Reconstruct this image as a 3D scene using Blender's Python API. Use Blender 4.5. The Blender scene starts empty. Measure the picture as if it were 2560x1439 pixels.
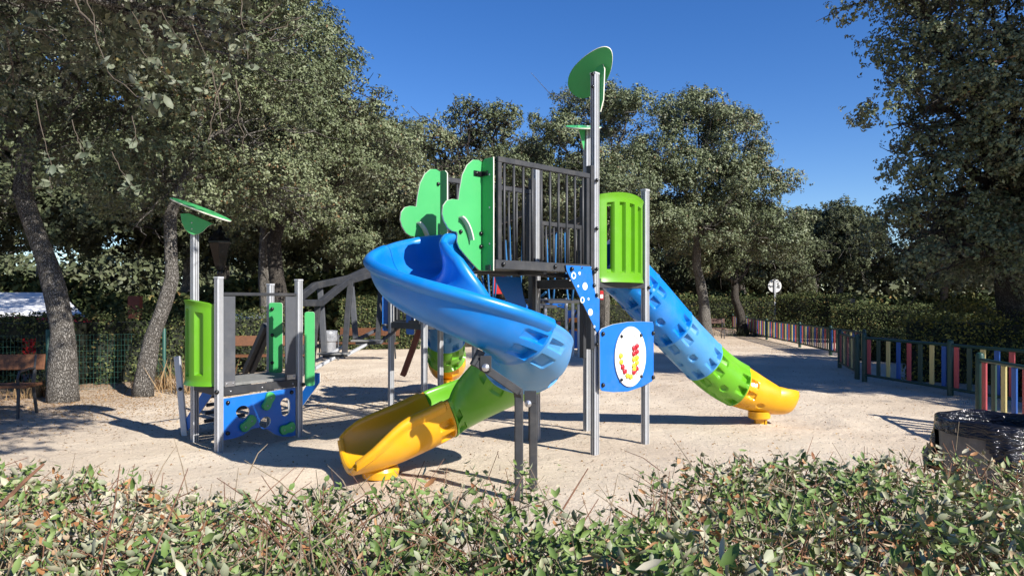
import bpy, bmesh, math, random
import numpy as np
from mathutils import Vector, Matrix
R = math.radians
random.seed(7); rng = np.random.default_rng(7)
sc = bpy.context.scene; col = sc.collection

# ------------------------------------------------------------------ camera, world, sun
F = 1780.0; EYE = 1.6; HOR = 752.0
cam = bpy.data.cameras.new('camera'); co = bpy.data.objects.new('camera', cam); col.objects.link(co)
co.location = (0, 0, EYE); co.rotation_euler = (R(90), 0, 0)
cam.sensor_width = 36; cam.lens = F / 2560 * 36; cam.shift_y = (HOR - 719.5) / 2560
cam.clip_start = .05; cam.clip_end = 900
sc.camera = co
SUNEL = R(35.4); sd = Vector((.746 * math.cos(SUNEL), -.666 * math.cos(SUNEL), math.sin(SUNEL))).normalized()
w = bpy.data.worlds.new('World'); sc.world = w; w.use_nodes = True
nt = w.node_tree; bg = nt.nodes['Background']
sky = nt.nodes.new('ShaderNodeTexSky'); sky.sky_type = 'NISHITA'; sky.sun_disc = False
sky.sun_elevation = SUNEL; sky.sun_rotation = math.atan2(sd.x, sd.y)
sky.altitude = 700; sky.air_density = 1.0; sky.dust_density = .25; sky.ozone_density = 3.2
hs = nt.nodes.new('ShaderNodeHueSaturation'); hs.inputs['Saturation'].default_value = 1.3; hs.inputs['Hue'].default_value = .513
nt.links.new(sky.outputs[0], hs.inputs['Color']); nt.links.new(hs.outputs[0], bg.inputs[0]); bg.inputs[1].default_value = .091
sl = bpy.data.lights.new('sun', 'SUN'); sl.energy = 5.0; sl.angle = R(.53); sl.color = (1, .955, .88)
so = bpy.data.objects.new('sun', sl); col.objects.link(so)
so.rotation_euler = sd.to_track_quat('Z', 'Y').to_euler()
sc.view_settings.view_transform = 'Standard'; sc.view_settings.look = 'None'
sc.view_settings.gamma = 1; sc.view_settings.exposure = .8
sc.cycles.max_bounces = 6; sc.cycles.diffuse_bounces = 3; sc.cycles.glossy_bounces = 2
sc.cycles.transmission_bounces = 3; sc.cycles.transparent_max_bounces = 6
sc.cycles.caustics_reflective = False; sc.cycles.caustics_refractive = False

def at(px, py, d): return Vector(((px - 1280) / F * d, d, EYE - (py - HOR) / F * d))
def gr(px, py):
    d = F * EYE / (py - HOR); return Vector(((px - 1280) / F * d, d, 0))

# ------------------------------------------------------------------ materials
def nodes(m):
    m.use_nodes = True; t = m.node_tree
    return t, t.nodes['Principled BSDF']
def N(t, kind, **kw):
    n = t.nodes.new(kind)
    for k, v in kw.items():
        if k.startswith('i_'): n.inputs[k[2:].replace('_', ' ')].default_value = v
        else: setattr(n, k, v)
    return n
def mat(name, c, rough=.5, metal=0, var=.12, scale=6., bump=0, bscale=60., spec=.5, c2=None, grime=0):
    m = bpy.data.materials.new(name); t, b = nodes(m)
    tc = N(t, 'ShaderNodeTexCoord')
    no = N(t, 'ShaderNodeTexNoise', i_Scale=scale, i_Detail=5., i_Roughness=.6)
    t.links.new(tc.outputs['Object'], no.inputs['Vector'])
    mx = N(t, 'ShaderNodeMix', data_type='RGBA')
    c = tuple(c); c2 = c2 or tuple(x * (1 - var) for x in c)
    mx.inputs[6].default_value = c2 + (1,); mx.inputs[7].default_value = c + (1,)
    rp = N(t, 'ShaderNodeMapRange', i_From_Min=.3, i_From_Max=.65); t.links.new(no.outputs[0], rp.inputs[0])
    t.links.new(rp.outputs[0], mx.inputs[0]); out = mx.outputs[2]
    if grime:
        n3 = N(t, 'ShaderNodeTexNoise', i_Scale=3.1, i_Detail=8., i_Roughness=.75)
        t.links.new(tc.outputs['Object'], n3.inputs['Vector'])
        r3 = N(t, 'ShaderNodeMapRange', i_From_Min=.5, i_From_Max=.8, i_To_Max=grime); t.links.new(n3.outputs[0], r3.inputs[0])
        m3 = N(t, 'ShaderNodeMix', data_type='RGBA'); m3.inputs[7].default_value = (.42, .37, .3, 1)
        t.links.new(out, m3.inputs[6]); t.links.new(r3.outputs[0], m3.inputs[0]); out = m3.outputs[2]
    t.links.new(out, b.inputs['Base Color'])
    r2 = N(t, 'ShaderNodeMapRange', i_To_Min=rough * .85, i_To_Max=min(1, rough * 1.25)); t.links.new(no.outputs[0], r2.inputs[0])
    t.links.new(r2.outputs[0], b.inputs['Roughness'])
    b.inputs['Metallic'].default_value = metal; b.inputs['Specular IOR Level'].default_value = spec
    if bump:
        n2 = N(t, 'ShaderNodeTexNoise', i_Scale=bscale, i_Detail=6.); t.links.new(tc.outputs['Object'], n2.inputs['Vector'])
        bp = N(t, 'ShaderNodeBump', i_Strength=bump, i_Distance=.01); t.links.new(n2.outputs[0], bp.inputs['Height'])
        t.links.new(bp.outputs[0], b.inputs['Normal'])
    return m
M = {}
M['blue'] = mat('blue_plastic', (.003, .19, .60), .3, var=.18, scale=2.5, bump=.04, bscale=200, grime=.10)
M['lblue'] = mat('light_blue_plastic', (.065, .26, .54), .38, var=.12, scale=2.5, bump=.04, bscale=200, grime=.2)
M['green'] = mat('green_plastic', (.115, .36, .014), .3, var=.12, scale=2.5, bump=.04, bscale=200, grime=.14)
M['lime'] = mat('lime_plastic', (.105, .31, .007), .36, var=.07, scale=2.5, bump=.03, bscale=200, grime=.10)
M['yellow'] = mat('yellow_plastic', (.70, .345, .008), .3, var=.1, scale=3, bump=.04, bscale=200, grime=.12)
M['pgreen'] = mat('green_board', (.052, .365, .11), .42, var=.06, scale=5, bump=.1, bscale=350, grime=.06)
M['pblue'] = mat('blue_board', (.004, .135, .52), .4, var=.08, scale=5, bump=.1, bscale=350, grime=.10)
M['edge'] = mat('board_edge', (.62, .6, .52), .6)
M['white'] = mat('white_board', (.78, .77, .74), .45, var=.05, grime=.10)
M['alu'] = mat('aluminium', (.50, .51, .53), .42, metal=.25, var=.10, scale=14, grime=.14)
M['slot'] = mat('aluminium_slot', (.22, .22, .23), .6, metal=.3)
M['black'] = mat('black_steel', (.035, .037, .042), .5, var=.3, scale=9, bump=.1, bscale=150, grime=.14)
M['dgrey'] = mat('grey_board', (.075, .08, .092), .55, var=.15, scale=9, bump=.08, bscale=200, grime=.14)
M['cap'] = mat('black_cap', (.008, .008, .009), .22)
M['rope'] = mat('blue_rope', (.015, .12, .30), .8, bump=.6, bscale=120)
M['deck'] = mat('grey_deck', (.22, .22, .21), .7, var=.3, scale=20, bump=.3, bscale=90)
M['redwood'] = mat('red_brown_steel', (.16, .045, .03), .5, var=.25)
M['orange'] = mat('orange_board', (.8, .22, .02), .4)
M['red'] = mat('red_paint', (.55, .02, .02), .4, grime=.1)
M['silver'] = mat('chrome_bracket', (.5, .5, .52), .3, metal=.85, grime=.15)
M['fgreen'] = mat('dark_green_steel', (.012, .05, .036), .4, var=.2, grime=.10)
M['mesh'] = mat('green_wire', (.02, .085, .065), .5)
M['s_red'] = mat('faded_red_slat', (.46, .075, .085), .5, var=.2, scale=8, grime=.25)
M['s_yellow'] = mat('pale_yellow_slat', (.58, .49, .20), .5, var=.15, scale=8, grime=.25)
M['s_blue'] = mat('blue_slat', (.012, .09, .36), .5, var=.2, scale=8, grime=.2)
M['s_green'] = mat('dark_green_slat', (.02, .055, .04), .5, var=.2, scale=8, grime=.2)
M['bwood'] = mat('bench_wood', (.15, .058, .022), .6, var=.4, scale=18, bump=.3, bscale=60)
M['bwood2'] = mat('dark_bench_wood', (.10, .045, .032), .6, var=.4, scale=18, bump=.3, bscale=60)
M['twig'] = mat('twig_bark', (.21, .10, .055), .8, var=.5, scale=40)
M['twig2'] = mat('pale_stem', (.30, .23, .15), .8, var=.4, scale=40)
M['wwall'] = mat('white_sheet', (.8, .8, .8), .5, var=.06, scale=1.5, grime=.15)
M['brick'] = mat('brick_red', (.22, .06, .035), .8, var=.3)
M['bin'] = mat('bin_grey', (.13, .12, .115), .6, var=.4, scale=10, bump=.3, bscale=40, grime=.3)
M['bsteel'] = mat('galvanised_bin', (.35, .36, .38), .45, metal=.5, var=.2, scale=20)

def bagmat():
    m = bpy.data.materials.new('black_bag'); t, b = nodes(m)
    b.inputs['Base Color'].default_value = (.006, .006, .009, 1); b.inputs['Roughness'].default_value = .13
    tc = N(t, 'ShaderNodeTexCoord'); mp = N(t, 'ShaderNodeMapping'); mp.inputs['Rotation'].default_value = (.3, .6, .5); mp.inputs['Scale'].default_value = (2, 2, 7)
    n = N(t, 'ShaderNodeTexNoise', i_Scale=4., i_Detail=5., i_Distortion=1.4); bp = N(t, 'ShaderNodeBump', i_Strength=.7, i_Distance=.05)
    t.links.new(tc.outputs['Object'], mp.inputs[0]); t.links.new(mp.outputs[0], n.inputs['Vector'])
    t.links.new(n.outputs[0], bp.inputs['Height']); t.links.new(bp.outputs[0], b.inputs['Normal'])
    return m
M['bag'] = bagmat()

def barkmat(name, c1, c2, sc_=9):
    m = bpy.data.materials.new(name); t, b = nodes(m)
    tc = N(t, 'ShaderNodeTexCoord'); mp = N(t, 'ShaderNodeMapping'); mp.inputs['Scale'].default_value = (1.6, 1.6, .55)
    v = N(t, 'ShaderNodeTexVoronoi', i_Scale=sc_ * 3.2, feature='DISTANCE_TO_EDGE'); n = N(t, 'ShaderNodeTexNoise', i_Scale=sc_, i_Detail=9., i_Roughness=.7)
    t.links.new(tc.outputs['Object'], mp.inputs[0])
    dn = N(t, 'ShaderNodeTexNoise', i_Scale=12., i_Detail=3.); t.links.new(mp.outputs[0], dn.inputs['Vector'])
    vm = N(t, 'ShaderNodeVectorMath', operation='MULTIPLY_ADD'); vm.inputs[1].default_value = (.12, .12, .12)
    t.links.new(dn.outputs['Color'], vm.inputs[0]); t.links.new(mp.outputs[0], vm.inputs[2])
    t.links.new(vm.outputs[0], v.inputs['Vector']); t.links.new(mp.outputs[0], n.inputs['Vector'])
    r = N(t, 'ShaderNodeMapRange', i_From_Max=.22); t.links.new(v.outputs[0], r.inputs[0])
    mm = N(t, 'ShaderNodeMath', operation='MULTIPLY'); t.links.new(r.outputs[0], mm.inputs[0]); t.links.new(n.outputs[0], mm.inputs[1])
    cr = N(t, 'ShaderNodeMapRange', i_From_Min=.02, i_From_Max=.6); t.links.new(mm.outputs[0], cr.inputs[0])
    mx = N(t, 'ShaderNodeMix', data_type='RGBA'); mx.inputs[6].default_value = c2 + (1,); mx.inputs[7].default_value = c1 + (1,)
    t.links.new(cr.outputs[0], mx.inputs[0]); t.links.new(mx.outputs[2], b.inputs['Base Color'])
    b.inputs['Roughness'].default_value = .9; b.inputs['Specular IOR Level'].default_value = .15
    bp = N(t, 'ShaderNodeBump', i_Strength=1., i_Distance=.035); t.links.new(mm.outputs[0], bp.inputs['Height']); t.links.new(bp.outputs[0], b.inputs['Normal'])
    return m
M['bark'] = barkmat('holm_oak_bark', (.29, .27, .245), (.06, .052, .043))
M['bark2'] = barkmat('dark_bark', (.13, .115, .10), (.03, .025, .022))

def leafmat(name, stops, back, rough=.5, transl=.12, spec=.35):
    """stops: (position, colour) over the per-leaf tint; back: colour of the downy underside"""
    m = bpy.data.materials.new(name); t, b = nodes(m)
    a = N(t, 'ShaderNodeAttribute', attribute_name='tint'); ra = N(t, 'ShaderNodeValToRGB')
    e = ra.color_ramp.elements
    while len(e) < len(stops): e.new(.5)
    for k, (p, c) in enumerate(stops): e[k].position = p; e[k].color = c + (1,)
    t.links.new(a.outputs['Fac'], ra.inputs[0])
    g = N(t, 'ShaderNodeNewGeometry'); mx = N(t, 'ShaderNodeMix', data_type='RGBA'); mx.inputs[7].default_value = back + (1,)
    mf = N(t, 'ShaderNodeMath', operation='MULTIPLY', use_clamp=True); mf.inputs[1].default_value = .8
    t.links.new(g.outputs['Backfacing'], mf.inputs[0])
    t.links.new(mf.outputs[0], mx.inputs[0]); t.links.new(ra.outputs[0], mx.inputs[6])
    t.links.new(mx.outputs[2], b.inputs['Base Color']); b.inputs['Roughness'].default_value = rough; b.inputs['Specular IOR Level'].default_value = spec
    if transl:
        tr = N(t, 'ShaderNodeBsdfTranslucent'); mul = N(t, 'ShaderNodeMix', data_type='RGBA', blend_type='MULTIPLY'); mul.inputs[0].default_value = 1
        mul.inputs[7].default_value = (.9, 1, .4, 1); t.links.new(ra.outputs[0], mul.inputs[6]); t.links.new(mul.outputs[2], tr.inputs[0])
        ms = N(t, 'ShaderNodeMixShader'); ms.inputs[0].default_value = transl
        o = t.nodes['Material Output']; t.links.new(b.outputs[0], ms.inputs[1]); t.links.new(tr.outputs[0], ms.inputs[2]); t.links.new(ms.outputs[0], o.inputs[0])
    return m
M['oak'] = leafmat('holm_oak_leaf', [(0, (.060, .078, .034)), (.5, (.128, .154, .072)), (.9, (.215, .235, .135)), (.97, (.18, .11, .05))], (.17, .175, .125), .5, .05, spec=.35)
M['oak_near'] = leafmat('near_oak_leaf', [(0, (.08, .10, .065)), (.5, (.12, .14, .09)), (.85, (.165, .175, .115)), (1, (.2, .17, .07))], (.20, .21, .155), .55, spec=.3)
M['oak_far'] = leafmat('far_oak_leaf', [(0, (.045, .056, .028)), (.5, (.085, .10, .05)), (1, (.135, .145, .085))], (.12, .13, .09), .7, .04, .12)
M['hleaf'] = leafmat('hedge_leaf', [(0, (.08, .135, .030)), (.42, (.145, .215, .055)), (.60, (.20, .26, .09)), (.72, (.29, .29, .17)), (.84, (.46, .42, .31)), (.93, (.38, .20, .085)), (1, (.22, .08, .03))], (.33, .335, .235), .55, .10)
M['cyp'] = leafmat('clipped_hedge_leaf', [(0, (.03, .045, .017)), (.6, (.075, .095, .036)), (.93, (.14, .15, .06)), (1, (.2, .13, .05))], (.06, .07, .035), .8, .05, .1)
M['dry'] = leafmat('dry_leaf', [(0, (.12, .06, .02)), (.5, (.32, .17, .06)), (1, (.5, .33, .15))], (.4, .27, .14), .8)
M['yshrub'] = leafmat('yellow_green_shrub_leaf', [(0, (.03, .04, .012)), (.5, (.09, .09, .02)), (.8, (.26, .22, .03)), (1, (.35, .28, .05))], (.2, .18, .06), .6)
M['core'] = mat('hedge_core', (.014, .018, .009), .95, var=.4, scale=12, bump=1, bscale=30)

def sandmat():
    m = bpy.data.materials.new('sand_ground'); t, b = nodes(m)
    tc = N(t, 'ShaderNodeTexCoord'); P = tc.outputs['Object']
    def noise(s, d=6., r=.6):
        n = N(t, 'ShaderNodeTexNoise', i_Scale=s, i_Detail=d, i_Roughness=r); t.links.new(P, n.inputs['Vector']); return n.outputs[0]
    big = noise(.5); mid = noise(3.); fine = noise(42., 9., .8); grit = noise(190., 3., .8)
    mx = N(t, 'ShaderNodeMix', data_type='RGBA'); mx.inputs[6].default_value = (.54, .44, .335, 1); mx.inputs[7].default_value = (.70, .595, .465, 1)
    r = N(t, 'ShaderNodeMapRange', i_From_Min=.35, i_From_Max=.65); t.links.new(big, r.inputs[0]); t.links.new(r.outputs[0], mx.inputs[0])
    m2 = N(t, 'ShaderNodeMix', data_type='RGBA', blend_type='OVERLAY'); m2.inputs[0].default_value = .45
    t.links.new(mx.outputs[2], m2.inputs[6]); cm = N(t, 'ShaderNodeMapRange', i_From_Min=.3, i_From_Max=.7, i_To_Min=.32, i_To_Max=.66); t.links.new(fine, cm.inputs[0]); t.links.new(cm.outputs[0], m2.inputs[7])
    m3 = N(t, 'ShaderNodeMix', data_type='RGBA'); m3.inputs[7].default_value = (.15, .11, .075, 1)
    gs = N(t, 'ShaderNodeMapRange', i_From_Min=.62, i_From_Max=.72, i_To_Max=.75); t.links.new(grit, gs.inputs[0])
    t.links.new(gs.outputs[0], m3.inputs[0]); t.links.new(m2.outputs[2], m3.inputs[6])
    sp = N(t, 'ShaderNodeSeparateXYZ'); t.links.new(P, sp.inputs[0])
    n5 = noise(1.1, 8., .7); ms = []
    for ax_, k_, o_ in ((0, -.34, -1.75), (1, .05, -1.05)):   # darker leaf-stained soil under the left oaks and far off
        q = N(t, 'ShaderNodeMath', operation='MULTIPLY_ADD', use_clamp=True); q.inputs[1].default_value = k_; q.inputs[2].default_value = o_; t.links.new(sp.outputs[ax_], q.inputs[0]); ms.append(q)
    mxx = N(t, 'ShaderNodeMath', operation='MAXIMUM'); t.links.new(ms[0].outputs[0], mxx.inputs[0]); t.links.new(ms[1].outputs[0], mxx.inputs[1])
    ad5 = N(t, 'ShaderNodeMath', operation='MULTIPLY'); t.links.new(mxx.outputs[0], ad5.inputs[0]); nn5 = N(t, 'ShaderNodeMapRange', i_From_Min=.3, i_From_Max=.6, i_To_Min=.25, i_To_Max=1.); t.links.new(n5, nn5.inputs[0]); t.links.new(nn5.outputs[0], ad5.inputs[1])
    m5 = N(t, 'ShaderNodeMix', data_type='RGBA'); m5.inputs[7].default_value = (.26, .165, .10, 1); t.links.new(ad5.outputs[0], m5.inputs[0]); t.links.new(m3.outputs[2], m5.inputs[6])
    t.links.new(m5.outputs[2], b.inputs['Base Color']); b.inputs['Roughness'].default_value = 1; b.inputs['Specular IOR Level'].default_value = .1
    ad = N(t, 'ShaderNodeMath', operation='MULTIPLY_ADD'); ad.inputs[1].default_value = 1.6; t.links.new(mid, ad.inputs[0]); t.links.new(fine, ad.inputs[2])
    vo = N(t, 'ShaderNodeTexNoise', i_Scale=11., i_Detail=4., i_Roughness=.65); t.links.new(P, vo.inputs['Vector'])
    a2 = N(t, 'ShaderNodeMath', operation='ADD'); t.links.new(ad.outputs[0], a2.inputs[0]); t.links.new(vo.outputs[0], a2.inputs[1])
    bp = N(t, 'ShaderNodeBump', i_Strength=.8, i_Distance=.026); t.links.new(a2.outputs[0], bp.inputs['Height']); t.links.new(bp.outputs[0], b.inputs['Normal'])
    return m
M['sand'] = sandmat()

# ------------------------------------------------------------------ object helpers
BASE = {}
def link(o, parent=None):
    col.objects.link(o)
    if parent: o.parent = parent
    return o
def thing(name, label, cat, loc=(0, 0, 0), group=None, mesh=None):
    o = bpy.data.objects.new(name, mesh); link(o); o.location = loc; o['label'] = label; o['category'] = cat
    if group: o['group'] = group
    BASE[o.name] = Vector(loc); return o
def base(p): return BASE[p.name] if p else Vector((0, 0, 0))
def sub(name, mesh, parent, loc=None, rot=None, label=None):
    """part: mesh with local coordinates relative to loc (world), parent unrotated"""
    o = bpy.data.objects.new(name, mesh); link(o, parent)
    L = Vector(loc) if loc is not None else base(parent)
    o.location = L - base(parent); BASE[o.name] = L
    if rot is not None: o.rotation_euler = rot
    if label: o['label'] = label
    return o
def kindset(o, k): o['kind'] = k; return o
class MB:
    def __init__(s): s.v = []; s.f = []; s.m = []
    def add(s, vs, fs, mi=0):
        o = len(s.v); s.v += [tuple(v) for v in vs]; s.f += [tuple(i + o for i in f) for f in fs]; s.m += [mi] * len(fs)
    def box(s, c, ax, ay, az, hx, hy, hz, mi=0, ch=0):
        c = Vector(c); ax, ay, az = (Vector(a).normalized() for a in (ax, ay, az))
        vs = [c + ax * (hx * i) + ay * (hy * j) + az * (hz * k) for i in (-1, 1) for j in (-1, 1) for k in (-1, 1)]
        s.add(vs, [(0, 1, 3, 2), (4, 6, 7, 5), (0, 4, 5, 1), (2, 3, 7, 6), (0, 2, 6, 4), (1, 5, 7, 3)], mi)
    def bar(s, a, b, wd, ht, mi=0, up=(0, 0, 1)):
        a, b = Vector(a), Vector(b); d = (b - a); L = d.length; d.normalize(); up = Vector(up)
        x = d.cross(up)
        if x.length < 1e-3: x = Vector((1, 0, 0)) if abs(d.x) < .9 else Vector((0, 1, 0))
        x.normalize(); u = x.cross(d)
        s.box((a + b) / 2, d, x, u, L / 2, wd / 2, ht / 2, mi)
    def tube(s, pts, r, n=8, mi=0, caps=True, jitter=0):
        pts = [Vector(p) for p in pts]; rs = r if hasattr(r, '__len__') else [r] * len(pts)
        o = len(s.v); prev = None
        for k, p in enumerate(pts):
            d = (pts[min(k + 1, len(pts) - 1)] - pts[max(k - 1, 0)]).normalized()
            if prev is None: x = d.orthogonal().normalized()
            else: x = (prev - d * prev.dot(d)).normalized()
            prev = x; y = d.cross(x)
            for j in range(n):
                a = 2 * math.pi * j / n; rr = rs[k] * (1 + (random.uniform(-jitter, jitter) if jitter else 0))
                s.v.append(tuple(p + x * (rr * math.cos(a)) + y * (rr * math.sin(a))))
        for k in range(len(pts) - 1):
            for j in range(n):
                s.f.append((o + k * n + j, o + k * n + (j + 1) % n, o + (k + 1) * n + (j + 1) % n, o + (k + 1) * n + j)); s.m.append(mi)
        if caps:
            s.f.append(tuple(o + j for j in range(n))[::-1]); s.m.append(mi)
            s.f.append(tuple(o + (len(pts) - 1) * n + j for j in range(n))); s.m.append(mi)
    def lathe(s, c, prof, n=24, mi=0, axis=None):
        c = Vector(c); o = len(s.v); k = len(prof)
        az = Vector(axis or (0, 0, 1)).normalized(); ax = az.orthogonal().normalized(); ay = az.cross(ax)
        for j in range(n):
            a = 2 * math.pi * j / n
            for r, z in prof: s.v.append(tuple(c + ax * (r * math.cos(a)) + ay * (r * math.sin(a)) + az * z))
        for j in range(n):
            for i in range(k - 1): s.f.append((o + j * k + i, o + ((j + 1) % n) * k + i, o + ((j + 1) % n) * k + i + 1, o + j * k + i + 1)); s.m.append(mi)
    def mesh(s, name, mats, off=None, smooth=False, bevel=0):
        me = bpy.data.meshes.new(name)
        off = Vector(off) if off is not None else Vector((0, 0, 0))
        me.from_pydata([(v[0] - off.x, v[1] - off.y, v[2] - off.z) for v in s.v], [], s.f)
        for m in mats: me.materials.append(M[m])
        me.polygons.foreach_set('material_index', s.m)
        if bevel:
            bm = bmesh.new(); bm.from_mesh(me)
            bmesh.ops.bevel(bm, geom=bm.edges[:], offset=bevel, segments=1, affect='EDGES', clamp_overlap=True)
            bm.to_mesh(me); bm.free()
        if smooth: me.polygons.foreach_set('use_smooth', [True] * len(me.polygons))
        me.update(); return me
    def part(s, name, mats, parent, smooth=False, bevel=0, label=None):
        if isinstance(mats, str): mats = [mats]
        if smooth == 'auto':
            me = s.mesh(name, mats, base(parent), True, bevel); me.set_sharp_from_angle(angle=R(35))
        else: me = s.mesh(name, mats, base(parent), smooth, bevel)
        return sub(name, me, parent, label=label)

def plate(name, outer, holes, origin, ax, ay, thick, parent, face='pgreen', edge='edge', bev=.004, label=None, two=None):
    """flat board cut from a 2-D outline: ax/ay span its plane, thickness centred on it"""
    cu = bpy.data.curves.new(name, 'CURVE'); cu.dimensions = '2D'; cu.fill_mode = 'BOTH'
    cu.extrude = thick / 2 - bev; cu.bevel_depth = bev; cu.bevel_resolution = 1; cu.offset = -bev
    for poly in [outer] + list(holes):
        sp = cu.splines.new('POLY'); sp.points.add(len(poly) - 1); sp.use_cyclic_u = True
        for k, p in enumerate(poly): sp.points[k].co = (p[0], p[1], 0, 1)
    to = bpy.data.objects.new(name, cu); col.objects.link(to)
    dg = bpy.context.evaluated_depsgraph_get(); me = bpy.data.meshes.new_from_object(to.evaluated_get(dg))
    bpy.data.objects.remove(to); bpy.data.curves.remove(cu)
    ax = Vector(ax).normalized(); ay = Vector(ay).normalized(); az = ax.cross(ay)
    mt = Matrix((ax, ay, az)).transposed().to_4x4(); mt.translation = Vector(origin) - base(parent)
    me.materials.clear(); me.materials.append(M[face]); me.materials.append(M[edge])
    me.polygons.foreach_set('material_index', [0 if abs(p.normal.z) > .9 else 1 for p in me.polygons])
    me.transform(mt); me.polygons.foreach_set('use_smooth', [True] * len(me.polygons)); me.set_sharp_from_angle(angle=R(28)); me.update(); me.name = name
    return sub(name, me, parent, label=label)
def circle(cx, cy, rx, ry=None, n=28): ry = ry or rx; return [(cx + rx * math.cos(2 * math.pi * k / n), cy + ry * math.sin(2 * math.pi * k / n)) for k in range(n)]
def smoothpoly(pts, it=2, keep=()):
    for _ in range(it):
        q = []
        for k in range(len(pts)):
            a, b = pts[k], pts[(k + 1) % len(pts)]
            q += [(a[0] * .75 + b[0] * .25, a[1] * .75 + b[1] * .25), (a[0] * .25 + b[0] * .75, a[1] * .25 + b[1] * .75)]
        pts = q
    return pts
def rrect(x0, y0, x1, y1, r, n=5):
    out = []
    for cx, cy, a0 in ((x1 - r, y1 - r, 0), (x0 + r, y1 - r, 90), (x0 + r, y0 + r, 180), (x1 - r, y0 + r, 270)):
        for k in range(n + 1):
            a = R(a0 + 90 * k / n); out.append((cx + r * math.cos(a), cy + r * math.sin(a)))
    return out
_b = MB(); _b.lathe((0, 0, 0), [(.021, 0), (.021, .006), (.018, .016), (.010, .023), (0.0001, .025)], 12)
BOLT = _b.mesh('bolt', ['cap'], smooth=True)
def bolt(p, nrm, parent, s=1.0):
    q = Vector(nrm).to_track_quat('Z', 'Y')
    o = sub('bolt', BOLT, parent, loc=p, rot=q.to_euler()); o.scale = (s,) * 3; return o
_b = MB(); _b.lathe((0, 0, 0), [(.011, 0), (.010, .004), (.0001, .006)], 8)
RIVET = _b.mesh('rivet', ['silver'], smooth=True)
def rivet(p, nrm, parent):
    return sub('rivet', RIVET, parent, loc=p, rot=Vector(nrm).to_track_quat('Z', 'Y').to_euler())

# numpy leaf cloud -> mesh
def leaf_mesh(name, pos, nrm, size, matname, tint=None, wide=.55, bend=.25, off=(0, 0, 0), shape='diamond', dirv=None):
    n = len(pos); rnd = rng.normal(size=(n, 3)); nrm = nrm / np.linalg.norm(nrm, axis=1, keepdims=True)
    a = np.cross(nrm, rnd); a = a if dirv is None else dirv - nrm * (dirv * nrm).sum(1, keepdims=True)
    a /= np.linalg.norm(a, axis=1, keepdims=True) + 1e-9; b = np.cross(nrm, a)
    size = np.broadcast_to(np.asarray(size, dtype=float), (n,))[:, None]; L = size; W = size * wide
    if shape == 'diamond':
        prof = [(-.5, 0, 0), (0, -.5, bend * .5), (.5, 0, 0), (0, .5, bend * .5)]; tri = [(0, 1, 2), (0, 2, 3)]
    else:   # a real blade: pointed ellipse folded on its midrib and curved along its length
        prof = [(-.5, 0, .02)]; tri = []
        st = [(-.24, .40), (.16, .46)]
        for x, h in st: z = bend * (.25 - x * x) ; prof += [(x, -h, -z + .22 * h), (x, 0, -z), (x, h, -z + .22 * h)]
        prof.append((.5, 0, .05))
        tri = [(0, 1, 2), (0, 2, 3), (1, 4, 5), (1, 5, 2), (2, 5, 6), (2, 6, 3), (4, 7, 5), (5, 7, 6)]
    k = len(prof); V = np.empty((n, k, 3))
    for i, (x, y, z) in enumerate(prof): V[:, i] = pos + a * (L * x) + b * (W * y) + nrm * (L * z)
    V = V.reshape(-1, 3) - np.array(off)
    T = (np.arange(n)[:, None, None] * k + np.array(tri)[None]).reshape(-1)
    me = bpy.data.meshes.new(name); nt_ = len(tri) * n
    me.vertices.add(n * k); me.vertices.foreach_set('co', V.ravel())
    me.loops.add(nt_ * 3); me.loops.foreach_set('vertex_index', T.astype(np.int32))
    me.polygons.add(nt_); me.polygons.foreach_set('loop_start', np.arange(0, nt_ * 3, 3, dtype=np.int32))
    at_ = me.attributes.new('tint', 'FLOAT', 'POINT'); tint = rng.random(n) if tint is None else tint
    at_.data.foreach_set('value', np.repeat(tint, k).astype(np.float32))
    me.materials.append(M[matname]); me.update(calc_edges=True)
    if shape != 'diamond': me.polygons.foreach_set('use_smooth', [True] * nt_)
    return me

# ------------------------------------------------------------------ ground
def axis(lo, hi, dense_lo, dense_hi, step):
    a = list(np.arange(dense_lo, dense_hi, step)); x = dense_hi; s = step
    while x < hi: a.append(x); s *= 1.25; x += s
    a.append(hi); x = dense_lo - step; s = step; b = []
    while x > lo: b.append(x); s *= 1.25; x -= s
    b.append(lo); return np.array(b[::-1] + a)
def vnoise(x, y, seed, n=7, f0=.5, fall=.55):
    r = np.random.default_rng(seed); z = np.zeros_like(x); amp = 1.; f = f0
    for k in range(n):
        for _ in range(3):
            a = r.uniform(0, 2 * math.pi); p = r.uniform(0, 6.28); q = r.uniform(0, 6.28)
            z += amp / 3 * np.sin(f * (x * math.cos(a) + y * math.sin(a)) + p + 1.3 * np.sin(f * .7 * (y * math.cos(a) - x * math.sin(a)) + q))
        amp *= fall; f *= 1.9
    return z
gx = axis(-400, 400, -9, 10, .07); gy = axis(-60, 600, 4.5, 16, .06)
X, Y = np.meshgrid(gx, gy); near = np.clip(1 - np.maximum(np.abs(X) - 9, np.abs(Y - 11) - 8) / 12, 0, 1)
Z = (vnoise(X, Y, 3) * .018 + vnoise(X, Y, 5, 4, 5.5, .75) * .006) * near
for hx_, hy_, hr_, hd_ in ((-1.75, 6.1, .42, .06), (3.75, 9.35, .4, .05), (-1.1, 13.3, .4, .04), (-3.9, 9.0, .5, .03), (-3.0, 8.3, .6, .03)):
    q_ = ((X - hx_) ** 2 + (Y - hy_) ** 2) / hr_ ** 2; Z += hd_ * (-np.exp(-q_) + .45 * np.exp(-(np.sqrt(q_) - 1.5) ** 2 * 5))
def gz(x, y):
    i = np.clip(np.searchsorted(gx, x), 1, len(gx) - 1); j = np.clip(np.searchsorted(gy, y), 1, len(gy) - 1); return Z[j, i]
me = bpy.data.meshes.new('ground'); ny, nx = X.shape
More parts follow.
